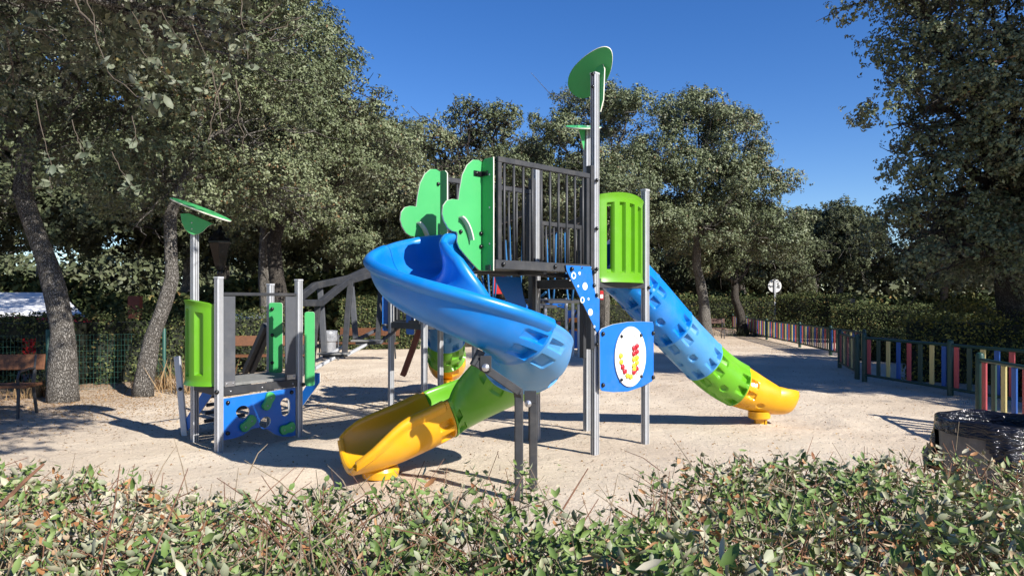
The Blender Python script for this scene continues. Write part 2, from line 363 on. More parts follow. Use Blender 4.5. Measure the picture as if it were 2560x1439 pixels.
idx = np.arange(nx * ny).reshape(ny, nx); q = np.stack([idx[:-1, :-1], idx[:-1, 1:], idx[1:, 1:], idx[1:, :-1]], -1).reshape(-1, 4)
me.vertices.add(nx * ny); me.vertices.foreach_set('co', np.stack([X, Y, Z], -1).ravel())
me.loops.add(q.size); me.loops.foreach_set('vertex_index', q.ravel().astype(np.int32))
me.polygons.add(len(q)); me.polygons.foreach_set('loop_start', np.arange(0, q.size, 4, dtype=np.int32))
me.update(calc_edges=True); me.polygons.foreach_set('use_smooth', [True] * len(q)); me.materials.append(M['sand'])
g = bpy.data.objects.new('ground', me); link(g); kindset(g, 'structure')

# ------------------------------------------------------------------ oaks
def crown_points(lobes, clumps, per, spread, seed, shell=.55):
    """lobes carry leafy tufts of different sizes; each tuft is a shell of small rosettes of leaves, with gaps between"""
    r = np.random.default_rng(seed); P = []; NN = []; total = clumps * per
    area = np.array([l[3] * l[4] + l[4] * l[5] + l[3] * l[5] for l in lobes]); share = area / area.sum()
    def dirs(n):
        d = r.normal(size=(n, 3)); return d / np.linalg.norm(d, axis=1, keepdims=True)
    for l, sh in zip(lobes, share):
        rad = np.array(l[3:6]); tr = .15 * rad.mean() + .15         # mean tuft radius
        m = max(6, int(2.3 * rad.mean() ** 2 / tr ** 2)); d = dirs(m)
        d[:, 2] = np.where(d[:, 2] < -.5, -d[:, 2] * .6, d[:, 2])
        rr = r.uniform(shell, 1.0, m); ctr = np.array(l[:3]) + d * rr[:, None] * rad
        trs = tr * r.uniform(.55, 1.5, m); wgt = trs ** 2; n_l = (total * sh * wgt / wgt.sum() / 7).astype(int)
        T = np.repeat(np.arange(m), n_l); k = len(T); e = dirs(k)
        e = e + .55 * d[T]; e[:, 2] += .15; e /= np.linalg.norm(e, axis=1, keepdims=True)
        sq = np.stack([r.uniform(.8, 1.5, m), r.uniform(.8, 1.5, m), r.uniform(.6, 1.0, m)], -1)
        q = ctr[T] + e * (trs[T] * (.45 + .6 * r.random(k) ** .7) * (1 + .35 * np.maximum(0, r.normal(size=k))))[:, None] * sq[T]
        s_ = np.repeat(np.arange(k), 7); f = dirs(k * 7)
        P.append(q[s_] + f * (spread * .42 * (.35 + .65 * r.random(k * 7)))[:, None]); NN.append(e[s_] * .75 + f * .55 + np.array([0, 0, .25]) + r.normal(size=(k * 7, 3)) * .3)
    return np.concatenate(P), np.concatenate(NN)
def branch(mb, a, b, r0, r1, sag=0., n=6, wob=.12, sides=6):
    a, b = Vector(a), Vector(b); L = (b - a).length; pts = []; rs = []
    for k in range(n + 1):
        t = k / n; p = a.lerp(b, t); q = math.sin(math.pi * t)
        p += Vector((random.gauss(0, 1), random.gauss(0, 1), random.gauss(0, .6))) * (wob * L * .35 * q / max(1, n / 5)) + Vector((0, 0, sag * L * q))
        pts.append(p); rs.append(r0 + (r1 - r0) * t)
    mb.tube(pts, rs, sides, caps=False); return pts
def make_oak(name, trunk, lobes, clumps, per, spread, leaf, seed, leafm='oak', bark='bark', label='', group=None, r0=.22, twigs=7, shell=.55, twigr=.012):
    """trunk: world points from the ground up; lobes in world coordinates"""
    random.seed(seed); b0 = Vector(trunk[0]); t = thing(name, label, 'tree', (b0.x, b0.y, 0), group)
    mb = MB(); n = len(trunk)
    pts = []; rs = []
    for k in range(n - 1):
        for j in range(5):
            u = j / 5; p = Vector(trunk[k]).lerp(Vector(trunk[k + 1]), u); g_ = (k + u) / (n - 1)
            pts.append(p + Vector((math.sin(g_ * 9 + seed) * .03, math.cos(g_ * 7 + seed) * .03, 0)))
            rs.append(r0 * (1 - .42 * g_) * (1 + .35 * math.exp(-g_ * n * 2.2)) * (1 + .05 * math.sin(g_ * 23 + seed)))
    pts.append(Vector(trunk[-1])); rs.append(r0 * .55); pts[0].z = -.15
    mb.tube(pts, rs, 18, caps=True, jitter=.035); mb.part('trunk', bark, t, smooth=True)
    lb = MB(); top = Vector(trunk[-1]); low = Vector(trunk[-1]).lerp(Vector(trunk[-2]), .35)
    for k, l in enumerate(lobes):
        c = Vector(l[:3]); s0 = top if k % 2 else low
        ln = branch(lb, s0, c, r0 * random.uniform(.28, .5), r0 * .12, sag=.06, n=8, wob=.2, sides=7)
        for j in range(twigs):
            d = Vector((random.gauss(0, 1), random.gauss(0, 1), random.gauss(.25, .8))).normalized()
            e = c + Vector((d.x * l[3], d.y * l[4], d.z * l[5])) * random.uniform(.8, 1.05)
            s1 = ln[random.randint(4, 8)]; m1 = branch(lb, s1, e, r0 * .11, twigr, sag=-.03, n=6, wob=.25, sides=5)
            for _ in range(3):
                s2 = m1[random.randint(2, 5)]; e2 = s2 + (e - s1).length * .45 * (d * .5 + Vector((random.gauss(0, 1), random.gauss(0, 1), random.gauss(0, .8))) * .6)
                branch(lb, s2, e2, twigr * 1.5, twigr * .5, n=4, wob=.3, sides=4)
    lb.part('limbs', bark, t, smooth=True)
    P, NN = crown_points(lobes, clumps, per, spread, seed, shell)
    r = np.random.default_rng(seed + 50)
    tint = np.clip(.5 + .22 * np.sin(P[:, 0] * 1.3 + P[:, 2] * 1.1) * np.sin(P[:, 1] * 1.1 + seed) + r.normal(size=len(P)) * .2, 0, 1)
    me = leaf_mesh('crown', P, NN, leaf * r.uniform(.65, 1.2, len(P)), leafm, tint, .58, .3, off=base(t))
    kindset(sub('crown', me, t), 'stuff'); return t
def copy_thing(t, loc, rz, s, label):
    c = t.copy(); link(c); c.location = loc; c.rotation_euler = (0, 0, rz); c.scale = (s[0], s[0], s[1]) if hasattr(s, '__len__') else (s,) * 3
    c['label'] = label; BASE[c.name] = Vector(loc)
    for ch in t.children:
        k = ch.copy(); link(k, c)
    return c
def blobs(cx, cy, z0, z1, rad, n, seed, squash=.75, lr=(.4, .6)):
    r = random.Random(seed); out = []
    for k in range(n):
        a = 2.4 * k + r.uniform(-.5, .5); h = (k + .5) / n; z = z0 + (z1 - z0) * h
        env = math.sin(math.pi * min(1, .22 + h * .78)) ** .6
        q = rad * env * (.62 if k % 3 else .25) * r.uniform(.8, 1.1); s = rad * r.uniform(*lr)
        out.append((cx + math.cos(a) * q, cy + math.sin(a) * q, z, s, s, s * squash))
    return out
GRP = 'holm oaks around the playground'
# T1 dark leaning oak at left
make_oak('holm_oak', [(-7.1, 11.3, 0), (-7.2, 11.35, 1.1), (-7.5, 11.5, 2.2), (-8.0, 11.7, 3.4), (-8.1, 11.8, 4.4)],
         [(-8.8, 11.5, 4.2, 1.9, 1.8, 1.3), (-6.8, 11.9, 5.4, 2.0, 1.9, 1.5), (-8.6, 12.2, 6.6, 2.3, 2.2, 1.6), (-10.6, 12, 5.8, 2, 2, 1.5), (-7.4, 11.2, 7.4, 1.9, 1.9, 1.4), (-9.4, 10.3, 3.3, 1.2, 1.1, .9), (-6.2, 12.6, 7.0, 1.6, 1.6, 1.2)],
         3700, 25, .17, .073, 11, leafm='oak', bark='bark', r0=.195, group=GRP, label='holm oak with a thick leaning trunk beside the wooden bench at the left')
make_oak('holm_oak', [(-6.2, 12.0, 0), (-6.1, 12.05, 1.0), (-5.85, 12.2, 2.0), (-5.9, 12.4, 3.1), (-5.6, 12.6, 4.2)],
         [(-5.9, 12.5, 3.6, 1.4, 1.3, 1.0), (-4.9, 12.9, 4.9, 1.5, 1.5, 1.2), (-6.7, 13.2, 5.3, 1.5, 1.5, 1.3), (-5.4, 13.4, 6.6, 1.7, 1.7, 1.4), (-4.4, 13.3, 3.5, 1.1, 1.1, .8)],
         3200, 25, .16, .064, 23, r0=.14, group=GRP, label='holm oak with a slim sunlit grey trunk between the thick oak and the small tower')
# T3 the big crown behind the small tower
make_oak('holm_oak', [(-6.3, 19, 0), (-6.2, 19, 1.6), (-6.4, 19.2, 3.2), (-6.1, 19.4, 4.8)],
         [(-8.6, 18.6, 6.9, 2.5, 2.4, 1.9), (-6.3, 18.4, 8.1, 2.3, 2.3, 1.9), (-4.8, 18.6, 6.3, 1.95, 2.1, 1.6), (-7.1, 18.0, 5.1, 2.2, 2.0, 1.5), (-4.3, 18.2, 4.6, 1.7, 1.7, 1.2), (-5.7, 17.4, 6.4, 1.8, 1.6, 1.5), (-8.2, 19, 9.1, 2.2, 2.2, 1.7), (-3.7, 19.2, 5.6, 1.5, 1.5, 1.2), (-5.3, 17.6, 3.9, 1.2, 1.1, .8), (-7.8, 17.4, 3.9, 1.4, 1.2, .9)],
         6400, 24, .20, .083, 31, bark='bark2', r0=.25, group=GRP, label='largest holm oak crown, filling the sky behind the small tower')
OAKA = make_oak('holm_oak', [(3.4, 27, 0), (3.5, 27, 1.6), (3.2, 27.1, 3.2), (3.5, 27.2, 4.6)],
         [(1.9, 26.8, 7.5, 1.5, 1.6, 1.3), (4.3, 26.8, 8.3, 1.6, 1.8, 1.3), (3.1, 27.2, 8.9, 1.4, 1.5, 1.0), (1.4, 27, 5.7, 1.6, 1.7, 1.3), (5.0, 26.5, 6.7, 1.3, 1.6, 1.3), (3.6, 25.8, 5.8, 1.8, 1.7, 1.4), (2.6, 26, 3.9, 1.5, 1.5, 1.1), (4.9, 26.3, 4.3, 1.6, 1.5, 1.1)],
         3500, 22, .26, .095, 41, r0=.26, group=GRP, shell=.5, label='holm oak standing directly behind the tall pole with the leaf roof')
OAKB = make_oak('holm_oak', [(7.8, 28.5, 0), (7.7, 28.5, 1.5), (7.4, 28.6, 3.0), (7.5, 28.6, 4.6)],
         [(7.3, 28, 8.5, 1.5, 1.7, 1.3), (8.7, 28.3, 8.1, 1.35, 1.5, 1.2), (9.2, 28, 6.1, 1.6, 1.7, 1.4), (7.0, 27.5, 6.3, 2.0, 1.8, 1.6), (9.4, 27.8, 4.3, 1.7, 1.6, 1.2), (7.4, 27.2, 4.3, 1.8, 1.5, 1.2), (5.9, 28, 4.8, 1.5, 1.5, 1.2), (10.4, 28.6, 3.8, 1.1, 1.1, .9)],
         4500, 22, .26, .102, 47, r0=.24, group=GRP, label='broad round holm oak above the straight tube slide')
# sparse trees in the middle
OAKC = make_oak('holm_oak', [(-1.6, 25, 0), (-1.6, 25, 1.8), (-1.8, 25, 3.4), (-1.5, 25.1, 4.6)],
         [(-2.5, 25, 6.9, 1.0, 1.0, 1.0), (-1.6, 25.3, 8.1, .75, .8, .75), (-1.2, 24.8, 6.0, 1.2, 1.1, 1.0), (-.35, 25.1, 7.9, .7, .7, .85), (-2.9, 25, 5.2, 1.0, 1, .9), (-.1, 25, 6.2, .8, .8, .9), (-1.9, 24.6, 4.3, 1.2, 1.1, .8)],
         1500, 18, .19, .095, 53, r0=.18, bark='bark2', group=GRP, shell=.3, twigs=10, twigr=.02, label='thin sparse oak with bare branches against the sky, middle of the row')
# T6 dark tree on the right
make_oak('holm_oak', [(9.9, 14, 0), (9.8, 14, 1.4), (9.6, 14, 2.8), (9.7, 14.1, 4.4)],
         [(9.2, 13.6, 7.2, 2.1, 2, 1.6), (7.9, 13.4, 5.3, 1.35, 1.3, .6), (8.9, 13.6, 3.6, 1.5, 1.4, 1.0), (10.4, 13.7, 5.4, 2, 2, 1.5), (7.8, 13.6, 7.4, 1.1, 1.1, .8), (8.3, 13.8, 3.1, 1.1, 1.1, .7), (10.8, 13.4, 7.6, 2, 2, 1.5), (9.8, 12.9, 3.0, 1.5, 1.2, 1.0), (11.4, 14.5, 3.6, 1.8, 1.8, 1.3), (8.6, 13.5, 6.2, 1.2, 1.2, .8), (11.6, 16.5, 2.7, 2, 1.6, 1.4), (8.7, 13.2, 2.4, 1.2, 1.0, .75), (10.3, 12.6, 2.3, 1.5, 1.1, .9), (9.4, 13.1, 4.7, 1.7, 1.4, 1.0), (8.2, 13.4, 4.3, 1.0, 1.0, .6), (11.8, 13.2, 4.6, 1.6, 1.4, 1.2)],
         6600, 23, .17, .081, 61, leafm='oak', bark='bark2', r0=.27, twigs=9, group=GRP, label='dark holm oak leaning over the coloured fence at the right edge')
# small oak at the corner of the fence
make_oak('holm_oak', [(10.75, 33, 0), (10.6, 33, .8), (10.35, 33, 1.7), (10.4, 33.1, 2.8)],
         [(10.2, 32.8, 4.1, 1.9, 1.7, 1.1), (8.6, 32.6, 3.7, 1.4, 1.3, 1.0), (11.8, 33, 3.9, 1.4, 1.3, .9), (10.3, 33, 5.4, 1.6, 1.5, 1.0), (9.3, 32.4, 3.0, 1.1, 1, .6)],
         2600, 20, .22, .10, 67, bark='bark2', r0=.24, group=GRP, label='small oak with a dark curved trunk at the start of the coloured fence')
FAR = make_oak('holm_oak', [(17.5, 47, 0), (17.4, 47, 1.4), (17.6, 47, 2.6), (17.5, 47, 3.6)], blobs(17.5, 47, 2.6, 6.6, 3.4, 11, 5), 2800, 16, .30, .16, 71, leafm='oak_far', r0=.26, group=GRP, twigs=5,
         label='distant round oak seen through the gap before the right-hand tree')
FAR2 = make_oak('holm_oak', [(23, 50, 0), (22.8, 50, 1.4), (23.1, 50, 2.6), (23.2, 50, 3.8)], blobs(23, 50, 3.0, 7.4, 3.9, 11, 9), 2600, 16, .33, .17, 73, leafm='oak_far', r0=.28, group=GRP, twigs=5,
         label='distant oak to the right of the round one, above the clipped hedge')
far = [(-2.5, 34, 1.25, FAR, 'oak behind the spiral slide, low dark crown over the hedge'), (1.2, 40, 1.3, FAR2, 'far oak seen between the two towers'),
       (4.2, 46, 1.25, FAR, 'far oak behind the small blue and orange playhouse'), (-8.5, 33, 1.4, FAR2, 'oak behind the stepping bridge, second row'),
       (8.0, 52, 1.2, FAR2, 'far oak in shade behind the tube slide'), (13.2, 50, 1.05, FAR, 'far oak above the round road sign'),
       (28.5, 47, 1.1, FAR, 'far oak partly hidden by the dark right-hand oak'), (33, 42, 1.0, FAR2, 'far oak low behind the right-hand fence'),
       (-13.5, 30, 1.45, FAR, 'oak behind the white roof, second row from the left'), (-20, 27, 1.5, FAR2, 'oak at the far left behind the white roof'),
       (-17, 42, 1.5, FAR, 'distant oak filling the gap behind the thick oak trunk'), (-10.8, 47, 1.5, FAR2, 'distant oak behind the slim sunlit trunk'),
       (-5, 55, 1.4, FAR, 'distant oak left of the spiral slide'), (20, 62, 1.3, FAR2, 'farthest oak behind the round distant one'), (-25, 38, 1.6, FAR2, 'distant oak beyond the left edge of the hedge'),
       (38, 52, 1.5, FAR, 'distant oak beyond the dark right-hand oak'), (-1, 60, 1.3, FAR2, 'farthest oak behind the rope bridge'), (10, 64, 1.3, FAR, 'farthest oak behind the small oak with the curved trunk'), (28, 66, 1.5, FAR, 'farthest oak above the right hedge')]
for k, (x, y, s, src, lab) in enumerate(far): copy_thing(src, (x, y, 0), k * 1.7 + .4, (s, s * (.92 + .05 * (k % 3))), lab)
copy_thing(OAKB, (-9.0, 26, 0), 2.0, (1.0, 1.05), 'tall holm oak behind the thick leaning oak')
copy_thing(OAKA, (-20, 31, 0), 1.2, (1.2, 1.1), 'tall holm oak at the far left over the white roof')
copy_thing(OAKC, (-.45, 28.5, 0), 2.6, (.95, 1.0), 'thin sparse oak with reddish dry tips left of the tall pole')
copy_thing(OAKB, (-4.3, 27.5, 0), 4.2, (.8, .86), 'holm oak behind the spiral slide and the barred railing')
# unseen trees at right shading fence and hedges; last two added to darken the oak
for x, y, rz, s, lab in ((19.5, 15, .5, .95, 'holm oak shading the hedge beside the dark right-hand oak'), (22, 25, 2.2, 1.0, 'holm oak shading the far hedge at the right'), (13.6, 10.2, 3.3, 1.15, 'unseen holm oak added to shade the dark right-hand oak'), (13.6, 7.4, 1.3, .88, 'unseen holm oak added for shade, nearest to the black bin')):
    copy_thing(OAKB, (x, y, 0), rz, (s, s), lab)

def belt(name, label, x0, x1, yf, depth, h, n, leaf, seed, m='oak_far'):
    r = np.random.default_rng(seed); x = r.uniform(x0, x1, n); y = yf(x) + depth * r.random(n)
    top = h * (.72 + .16 * vnoise(x, y * .3, seed, 5, .35, .6)); z = top * r.random(n) ** .8
    P = np.stack([x, y, z], -1) + r.normal(size=(n, 3)) * .15; NN = np.array([[.3, -.6, .5]]) + r.normal(size=P.shape) * .7
    t = thing(name, label, 'woodland', mesh=leaf_mesh(name, P, NN, leaf * r.uniform(.6, 1.3, n), m)); kindset(t, 'stuff'); return t
belt('woodland', 'far mass of low oaks closing the horizon behind the park', -95, 105, lambda x: 70 - .12 * np.abs(x), 7, 8.5, 66000, .76, 15)
belt('undergrowth', 'dark undergrowth behind the left hedge and white building', -40, -5, lambda x: 29 + .12 * x, 2.5, 3.3, 34000, .31, 16, 'cyp')
belt('undergrowth', 'dark bushes under the oaks behind the far hedge', -6, 40, lambda x: 45 + .05 * x, 3, 2.3, 30000, .36, 17, 'cyp')
# near oak overhead at the left: its big leaves hang into the picture
NEAR = make_oak('holm_oak', [(-4.6, 3.2, 0), (-4.6, 3.2, 1.3), (-4.4, 3.4, 2.6), (-4.1, 3.7, 3.8)],
         [(-3.2, 5.2, 4.0, 1.0, 1.0, .6), (-4.2, 4.9, 4.1, 1.3, 1.1, .8), (-2.55, 5.6, 3.75, .55, .7, .45), (-4.0, 6.2, 4.2, 1.2, 1.0, .7), (-4.9, 6.4, 3.9, 1.0, 1.0, .8), (-3.3, 7.0, 5.6, 1.2, 1.0, .6), (-4.2, 6.2, 7.6, 1.9, 1.9, 1.2), (-2.6, 7.4, 8.6, 1.8, 1.8, 1.1), (-5.5, 7.8, 7.2, 1.8, 1.6, 1.1), (-3.9, 8.4, 9.6, 1.7, 1.7, 1.1), (-6.8, 6.0, 6.8, 1.7, 1.7, 1.1), (-5.4, 9.6, 8.6, 1.7, 1.6, 1.0), (-3.5, 7.2, 6.2, 1.7, 1.5, .7), (-2.3, 8.4, 6.9, 1.3, 1.3, .6), (-2.2, 5.0, 4.7, 1.0, .9, .45), (-1.3, 5.3, 5.0, .7, .8, .4), (-2.1, 3.6, 4.3, .8, .7, .4), (-1.1, 3.2, 4.7, .7, .6, .35), (-.3, 4.2, 5.2, .6, .6, .35)],  # lobes above the frame are unseen, added to shade the left oaks and ground
         5600, 22, .13, .066, 83, leafm='oak_near', r0=.2, twigs=8, group=GRP, shell=.35, twigr=.006, label='holm oak beside the camera whose big-leaved branches hang into the upper left')
_ls = MB()
def blade_mesh(name, matname, seed, wide=.5, bend=.35):
    r = np.random.default_rng(seed)
    me = leaf_mesh(name, np.zeros((1, 3)), np.array([[0, 0, 1.]]), 1.0, matname, np.array([r.random() * .9]), wide, bend, shape='blade'); return me
OL = [blade_mesh('leaf', 'oak_near', k, .56, .3 + .12 * (k % 3)) for k in range(6)]
random.seed(5); tw = MB()
def spray(p0, p1, nleaf, size, parent, r=.004):
    nleaf = int(nleaf * 1.12); size *= 1.1
    p0, p1 = Vector(p0), Vector(p1); pts = branch(tw, p0, p1, r * .6, r * .3, sag=-.06, n=7, wob=.07, sides=5); left = nleaf
    while left > 0:
        t = random.uniform(.25, 1) if left < nleaf else 1.; i = min(6, int(t * 7)); q = pts[i].lerp(pts[i + 1], t * 7 - i)
        L = (p1 - p0).length; dirn = ((p1 - p0).normalized() * .5 + Vector((random.gauss(0, 1), random.gauss(0, .7), random.gauss(-.2, .8))) * .6).normalized()
        e = q + dirn * random.uniform(.015, .05); branch(tw, q, e, r * .3, r * .15, n=3, wob=.1, sides=4)
        for k in range(random.randint(4, 6)):
            d = (dirn * .7 + Vector((random.gauss(0, 1), random.gauss(0, 1), random.gauss(-.1, .9))) * .8).normalized(); sz = size * random.uniform(.6, 1.15)
            o = sub('leaf', random.choice(OL), parent, loc=e - dirn * random.uniform(0, .02) + d * sz * .5)
            nv = Vector((random.gauss(.35, .8), random.gauss(-.5, .8), random.gauss(.4, .8))).normalized()
            x = (d - nv * d.dot(nv)).normalized(); y = nv.cross(x)
            o.rotation_euler = Matrix((x, y, nv)).transposed().to_euler(); o.scale = (sz,) * 3; left -= 1
A = at
for (a, b, n, s) in [(A(215, -30, 2.7), A(270, 180, 2.6), 5, .042), (A(270, 180, 2.6), A(400, 260, 2.5), 26, .046), (A(600, -20, 2.9), A(620, 150, 2.8), 20, .043),
                     (A(90, 250, 3.4), A(130, 420, 3.3), 20, .046), (A(180, 300, 3.5), A(210, 380, 3.4), 13, .045), (A(330, 290, 3.6), A(345, 360, 3.5), 12, .042), (A(280, 380, 3.4), A(330, 460, 3.3), 16, .042),
                     (A(400, 20, 3.7), A(470, 120, 3.6), 26, .045), (A(480, 60, 3.9), A(540, 190, 3.8), 26, .045), (A(350, 120, 3.9), A(450, 210, 3.8), 24, .045), (A(120, 430, 3.6), A(130, 470, 3.5), 8, .042), (A(330, 30, 4), A(380, 110, 4), 18, .043), (A(520, 200, 4.2), A(480, 270, 4.2), 16, .043)]:
    spray(a, b, n, s, NEAR)
for a, b in ((A(650, 60, 3.3), A(690, 20, 3.3)), (A(560, 170, 4.5), A(520, 350, 4.4)), (A(590, 200, 4.6), A(610, 380, 4.6)), (A(530, 180, 4.4), A(560, 330, 4.4)), (A(170, -40, 2.7), A(215, 60, 2.7)), (A(200, 30, 2.7), A(255, 80, 2.65)), (A(700, 10, 5), A(610, 60, 5)), (A(760, 40, 5.2), A(620, 100, 5))):
    branch(tw, a, b, .005, .002, n=8, wob=.12, sides=5)
M['otwig'] = mat('oak_twig', (.11, .085, .06), .85, var=.4, scale=40)
kindset(tw.part('twigs', 'otwig', NEAR, smooth=True), 'stuff')

# ------------------------------------------------------------------ clipped hedges, shrubs
def hedge(name, pts, h, wd, n, leafm, label, cat='hedge', leaf=.07, corem='core', bump=.12, hole=None):
    """pts: centre line in plan; a dark core box under a thick skin of leaves"""
    c0 = Vector((pts[0][0], pts[0][1], 0)); t = thing(name, label, cat, c0); mb = MB(); P = []; NN = []
    segs = [(Vector(pts[k] + (0,)), Vector(pts[k + 1] + (0,))) for k in range(len(pts) - 1)]; tot = sum((b - a).length for a, b in segs)
    for a, b in segs:
        d = (b - a).normalized(); s = Vector((d.y, -d.x, 0)); L = (b - a).length
        if hole and a.x < hole[0] and b.x > hole[1]:
            fa, fb = (hole[0] - a.x) / (b.x - a.x), (hole[1] - a.x) / (b.x - a.x)
            for f0, f1, zl in ((0, fa, 0), (fa, fb, hole[2]), (fb, 1, 0)):
                c_ = a.lerp(b, (f0 + f1) / 2); mb.box(c_ + Vector((0, 0, (zl + h - .14) / 2)), d, s, (0, 0, 1), L * (f1 - f0) / 2, wd / 2 - .12, (h - .14 - zl) / 2)
        else: mb.box((a + b) / 2 + Vector((0, 0, h / 2 - .08)), d, s, (0, 0, 1), L / 2 - .06, wd / 2 - .12, h / 2 - .06)
        k = int(n * L / tot); u = rng.random(k); f = rng.choice(4, k, p=[.36, .36, .26, .02])
        vv = rng.random(k); off = np.where(f == 0, -wd / 2, np.where(f == 1, wd / 2, (vv - .5) * wd)); z = np.where(f < 2, vv * h, h)
        endp = f == 3; u = np.where(endp, rng.integers(0, 2, k), u); z = np.where(endp, rng.random(k) * h, z)
        lump = bump * vnoise(u * L * 2.2, z * 3 + off * 2, 9, 4, 1.3, .6)
        z2 = np.where(f == 2, z + lump, z); off2 = np.where(f == 0, off - lump, np.where(f == 1, off + lump, off))
        p = np.array(a)[None] + np.array(d)[None] * (u * L)[:, None] + np.array(s)[None] * off2[:, None]; p[:, 2] = np.maximum(z2, .02)
        p += rng.normal(size=p.shape) * .035
        nv = np.where((f == 0)[:, None], -np.array(s)[None], np.where((f == 1)[:, None], np.array(s)[None], np.array([[0, 0, 1.]]))) + rng.normal(size=p.shape) * .6
        if hole: kk = ~((p[:, 0] > hole[0]) & (p[:, 0] < hole[1]) & (p[:, 2] < hole[2]) & (rng.random(len(p)) < .45)); p = p[kk]; nv = nv[kk]
        P.append(p); NN.append(nv)
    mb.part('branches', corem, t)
    P = np.concatenate(P); NN = np.concatenate(NN)
    kindset(sub('foliage', leaf_mesh('foliage', P, NN, leaf * rng.uniform(.6, 1.3, len(P)), leafm, off=c0), t), 'stuff'); return t
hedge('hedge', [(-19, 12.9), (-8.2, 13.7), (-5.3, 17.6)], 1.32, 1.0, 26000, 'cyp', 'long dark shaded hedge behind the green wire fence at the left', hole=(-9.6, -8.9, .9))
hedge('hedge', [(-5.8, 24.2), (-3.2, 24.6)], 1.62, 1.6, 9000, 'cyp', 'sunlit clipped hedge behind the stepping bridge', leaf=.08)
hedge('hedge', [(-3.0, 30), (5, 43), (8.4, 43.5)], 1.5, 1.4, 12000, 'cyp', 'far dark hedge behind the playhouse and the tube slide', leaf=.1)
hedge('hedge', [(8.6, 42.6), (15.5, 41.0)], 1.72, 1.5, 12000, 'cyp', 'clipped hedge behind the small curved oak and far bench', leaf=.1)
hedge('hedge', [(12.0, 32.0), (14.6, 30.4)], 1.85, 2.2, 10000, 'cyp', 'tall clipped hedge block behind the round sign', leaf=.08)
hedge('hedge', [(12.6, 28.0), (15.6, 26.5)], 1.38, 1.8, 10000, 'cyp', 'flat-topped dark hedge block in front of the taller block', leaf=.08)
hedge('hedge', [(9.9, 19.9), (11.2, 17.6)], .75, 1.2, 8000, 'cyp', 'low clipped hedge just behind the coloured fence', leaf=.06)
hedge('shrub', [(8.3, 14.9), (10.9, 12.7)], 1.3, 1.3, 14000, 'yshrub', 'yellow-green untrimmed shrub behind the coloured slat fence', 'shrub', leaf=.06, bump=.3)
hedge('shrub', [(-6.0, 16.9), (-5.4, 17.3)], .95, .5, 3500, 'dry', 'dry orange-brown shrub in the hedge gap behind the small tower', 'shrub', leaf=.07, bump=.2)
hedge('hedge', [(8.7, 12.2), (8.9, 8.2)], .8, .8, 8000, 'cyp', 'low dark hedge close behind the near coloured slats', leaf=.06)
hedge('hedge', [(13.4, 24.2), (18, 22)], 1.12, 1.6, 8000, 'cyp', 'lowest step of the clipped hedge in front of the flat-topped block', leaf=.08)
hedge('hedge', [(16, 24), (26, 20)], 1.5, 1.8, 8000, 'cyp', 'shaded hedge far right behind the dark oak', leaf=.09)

# dry grass tufts
def tuft(x, y, n, h, lab, m='dry', sp=.25):
    r = np.random.default_rng(int(x * 97 + y * 31) & 0xffff); mb = MB()
    for _ in range(n):
        a = r.uniform(0, 6.28); q = abs(r.normal()) * sp; p = Vector((x + math.cos(a) * q, y + math.sin(a) * q, 0)); hh = h * r.uniform(.4, 1.1)
        e = p + Vector((r.normal() * .3 * hh, r.normal() * .3 * hh, hh)); s = Vector((math.cos(a), math.sin(a), 0)) * .008
        mb.add([p - s, p + s, p.lerp(e, .6) + s * .7, e, p.lerp(e, .6) - s * .7], [(0, 1, 2, 4), (4, 2, 3)])
    t = thing('grass_tuft', lab, 'dry grass', (x, y, 0), 'dry grass tufts along the playground edge', mb.mesh('grass_tuft', [m], (x, y, 0))); kindset(t, 'stuff')
tuft(-5.55, 12.6, 260, .62, 'tall dry grass tuft between the two left oak trunks', sp=.35)
tuft(-6.45, 12.9, 120, .35, 'short dry tuft by the slim trunk')
tuft(-7.9, 11.9, 160, .3, 'dry tuft at the foot of the wire fence post'); tuft(10.9, 32.4, 260, .45, 'green weeds round the curved oak trunk', 'cyp', .9)

# ------------------------------------------------------------------ leaf litter and pebbles on the sand
n = 22000
lx = np.concatenate([rng.normal(-7.2, 2.3, n // 2), rng.uniform(-9, 9, n // 4), rng.normal(9, 2.5, n // 4)]); ly = np.concatenate([rng.normal(11.6, 1.6, n // 2), rng.uniform(5, 16, n // 4), rng.normal(27, 6, n // 4)])
ok = ly > 4.8; lx, ly = lx[ok], ly[ok]; P = np.stack([lx, ly, gz(lx, ly) + .006], -1); NN = np.array([[0, 0, 1.]]) + rng.normal(size=P.shape) * .25
o = thing('leaf_litter', 'scattered dry brown oak leaves lying on the sand', 'leaf litter', mesh=leaf_mesh('leaf_litter', P, NN, rng.uniform(.015, .04, len(P)), 'dry')); kindset(o, 'stuff')
n = 9000; lx = rng.uniform(-7, 8, n); ly = 5 + 13 * rng.random(n) ** 1.4; P = np.stack([lx, ly, gz(lx, ly) + .002], -1); mb = MB()
tv = np.array([(1, 0, 0), (-.5, .8, 0), (-.5, -.8, 0), (0, 0, .8)])
for p, s, a in zip(P, rng.uniform(.003, .011, n), rng.random(n) * 6): 
    c, s_ = math.cos(a), math.sin(a); mb.add([(p[0] + s * (v[0] * c - v[1] * s_), p[1] + s * (v[0] * s_ + v[1] * c), p[2] + s * v[2]) for v in tv], [(0, 1, 3), (1, 2, 3), (2, 0, 3)])
M['pebble'] = mat('pebble', (.33, .27, .2), .9, var=.5, scale=3)
o = thing('pebbles', 'tiny pebbles and clods scattered over the pale sand', 'pebbles', mesh=mb.mesh('pebbles', ['pebble'])); kindset(o, 'stuff')

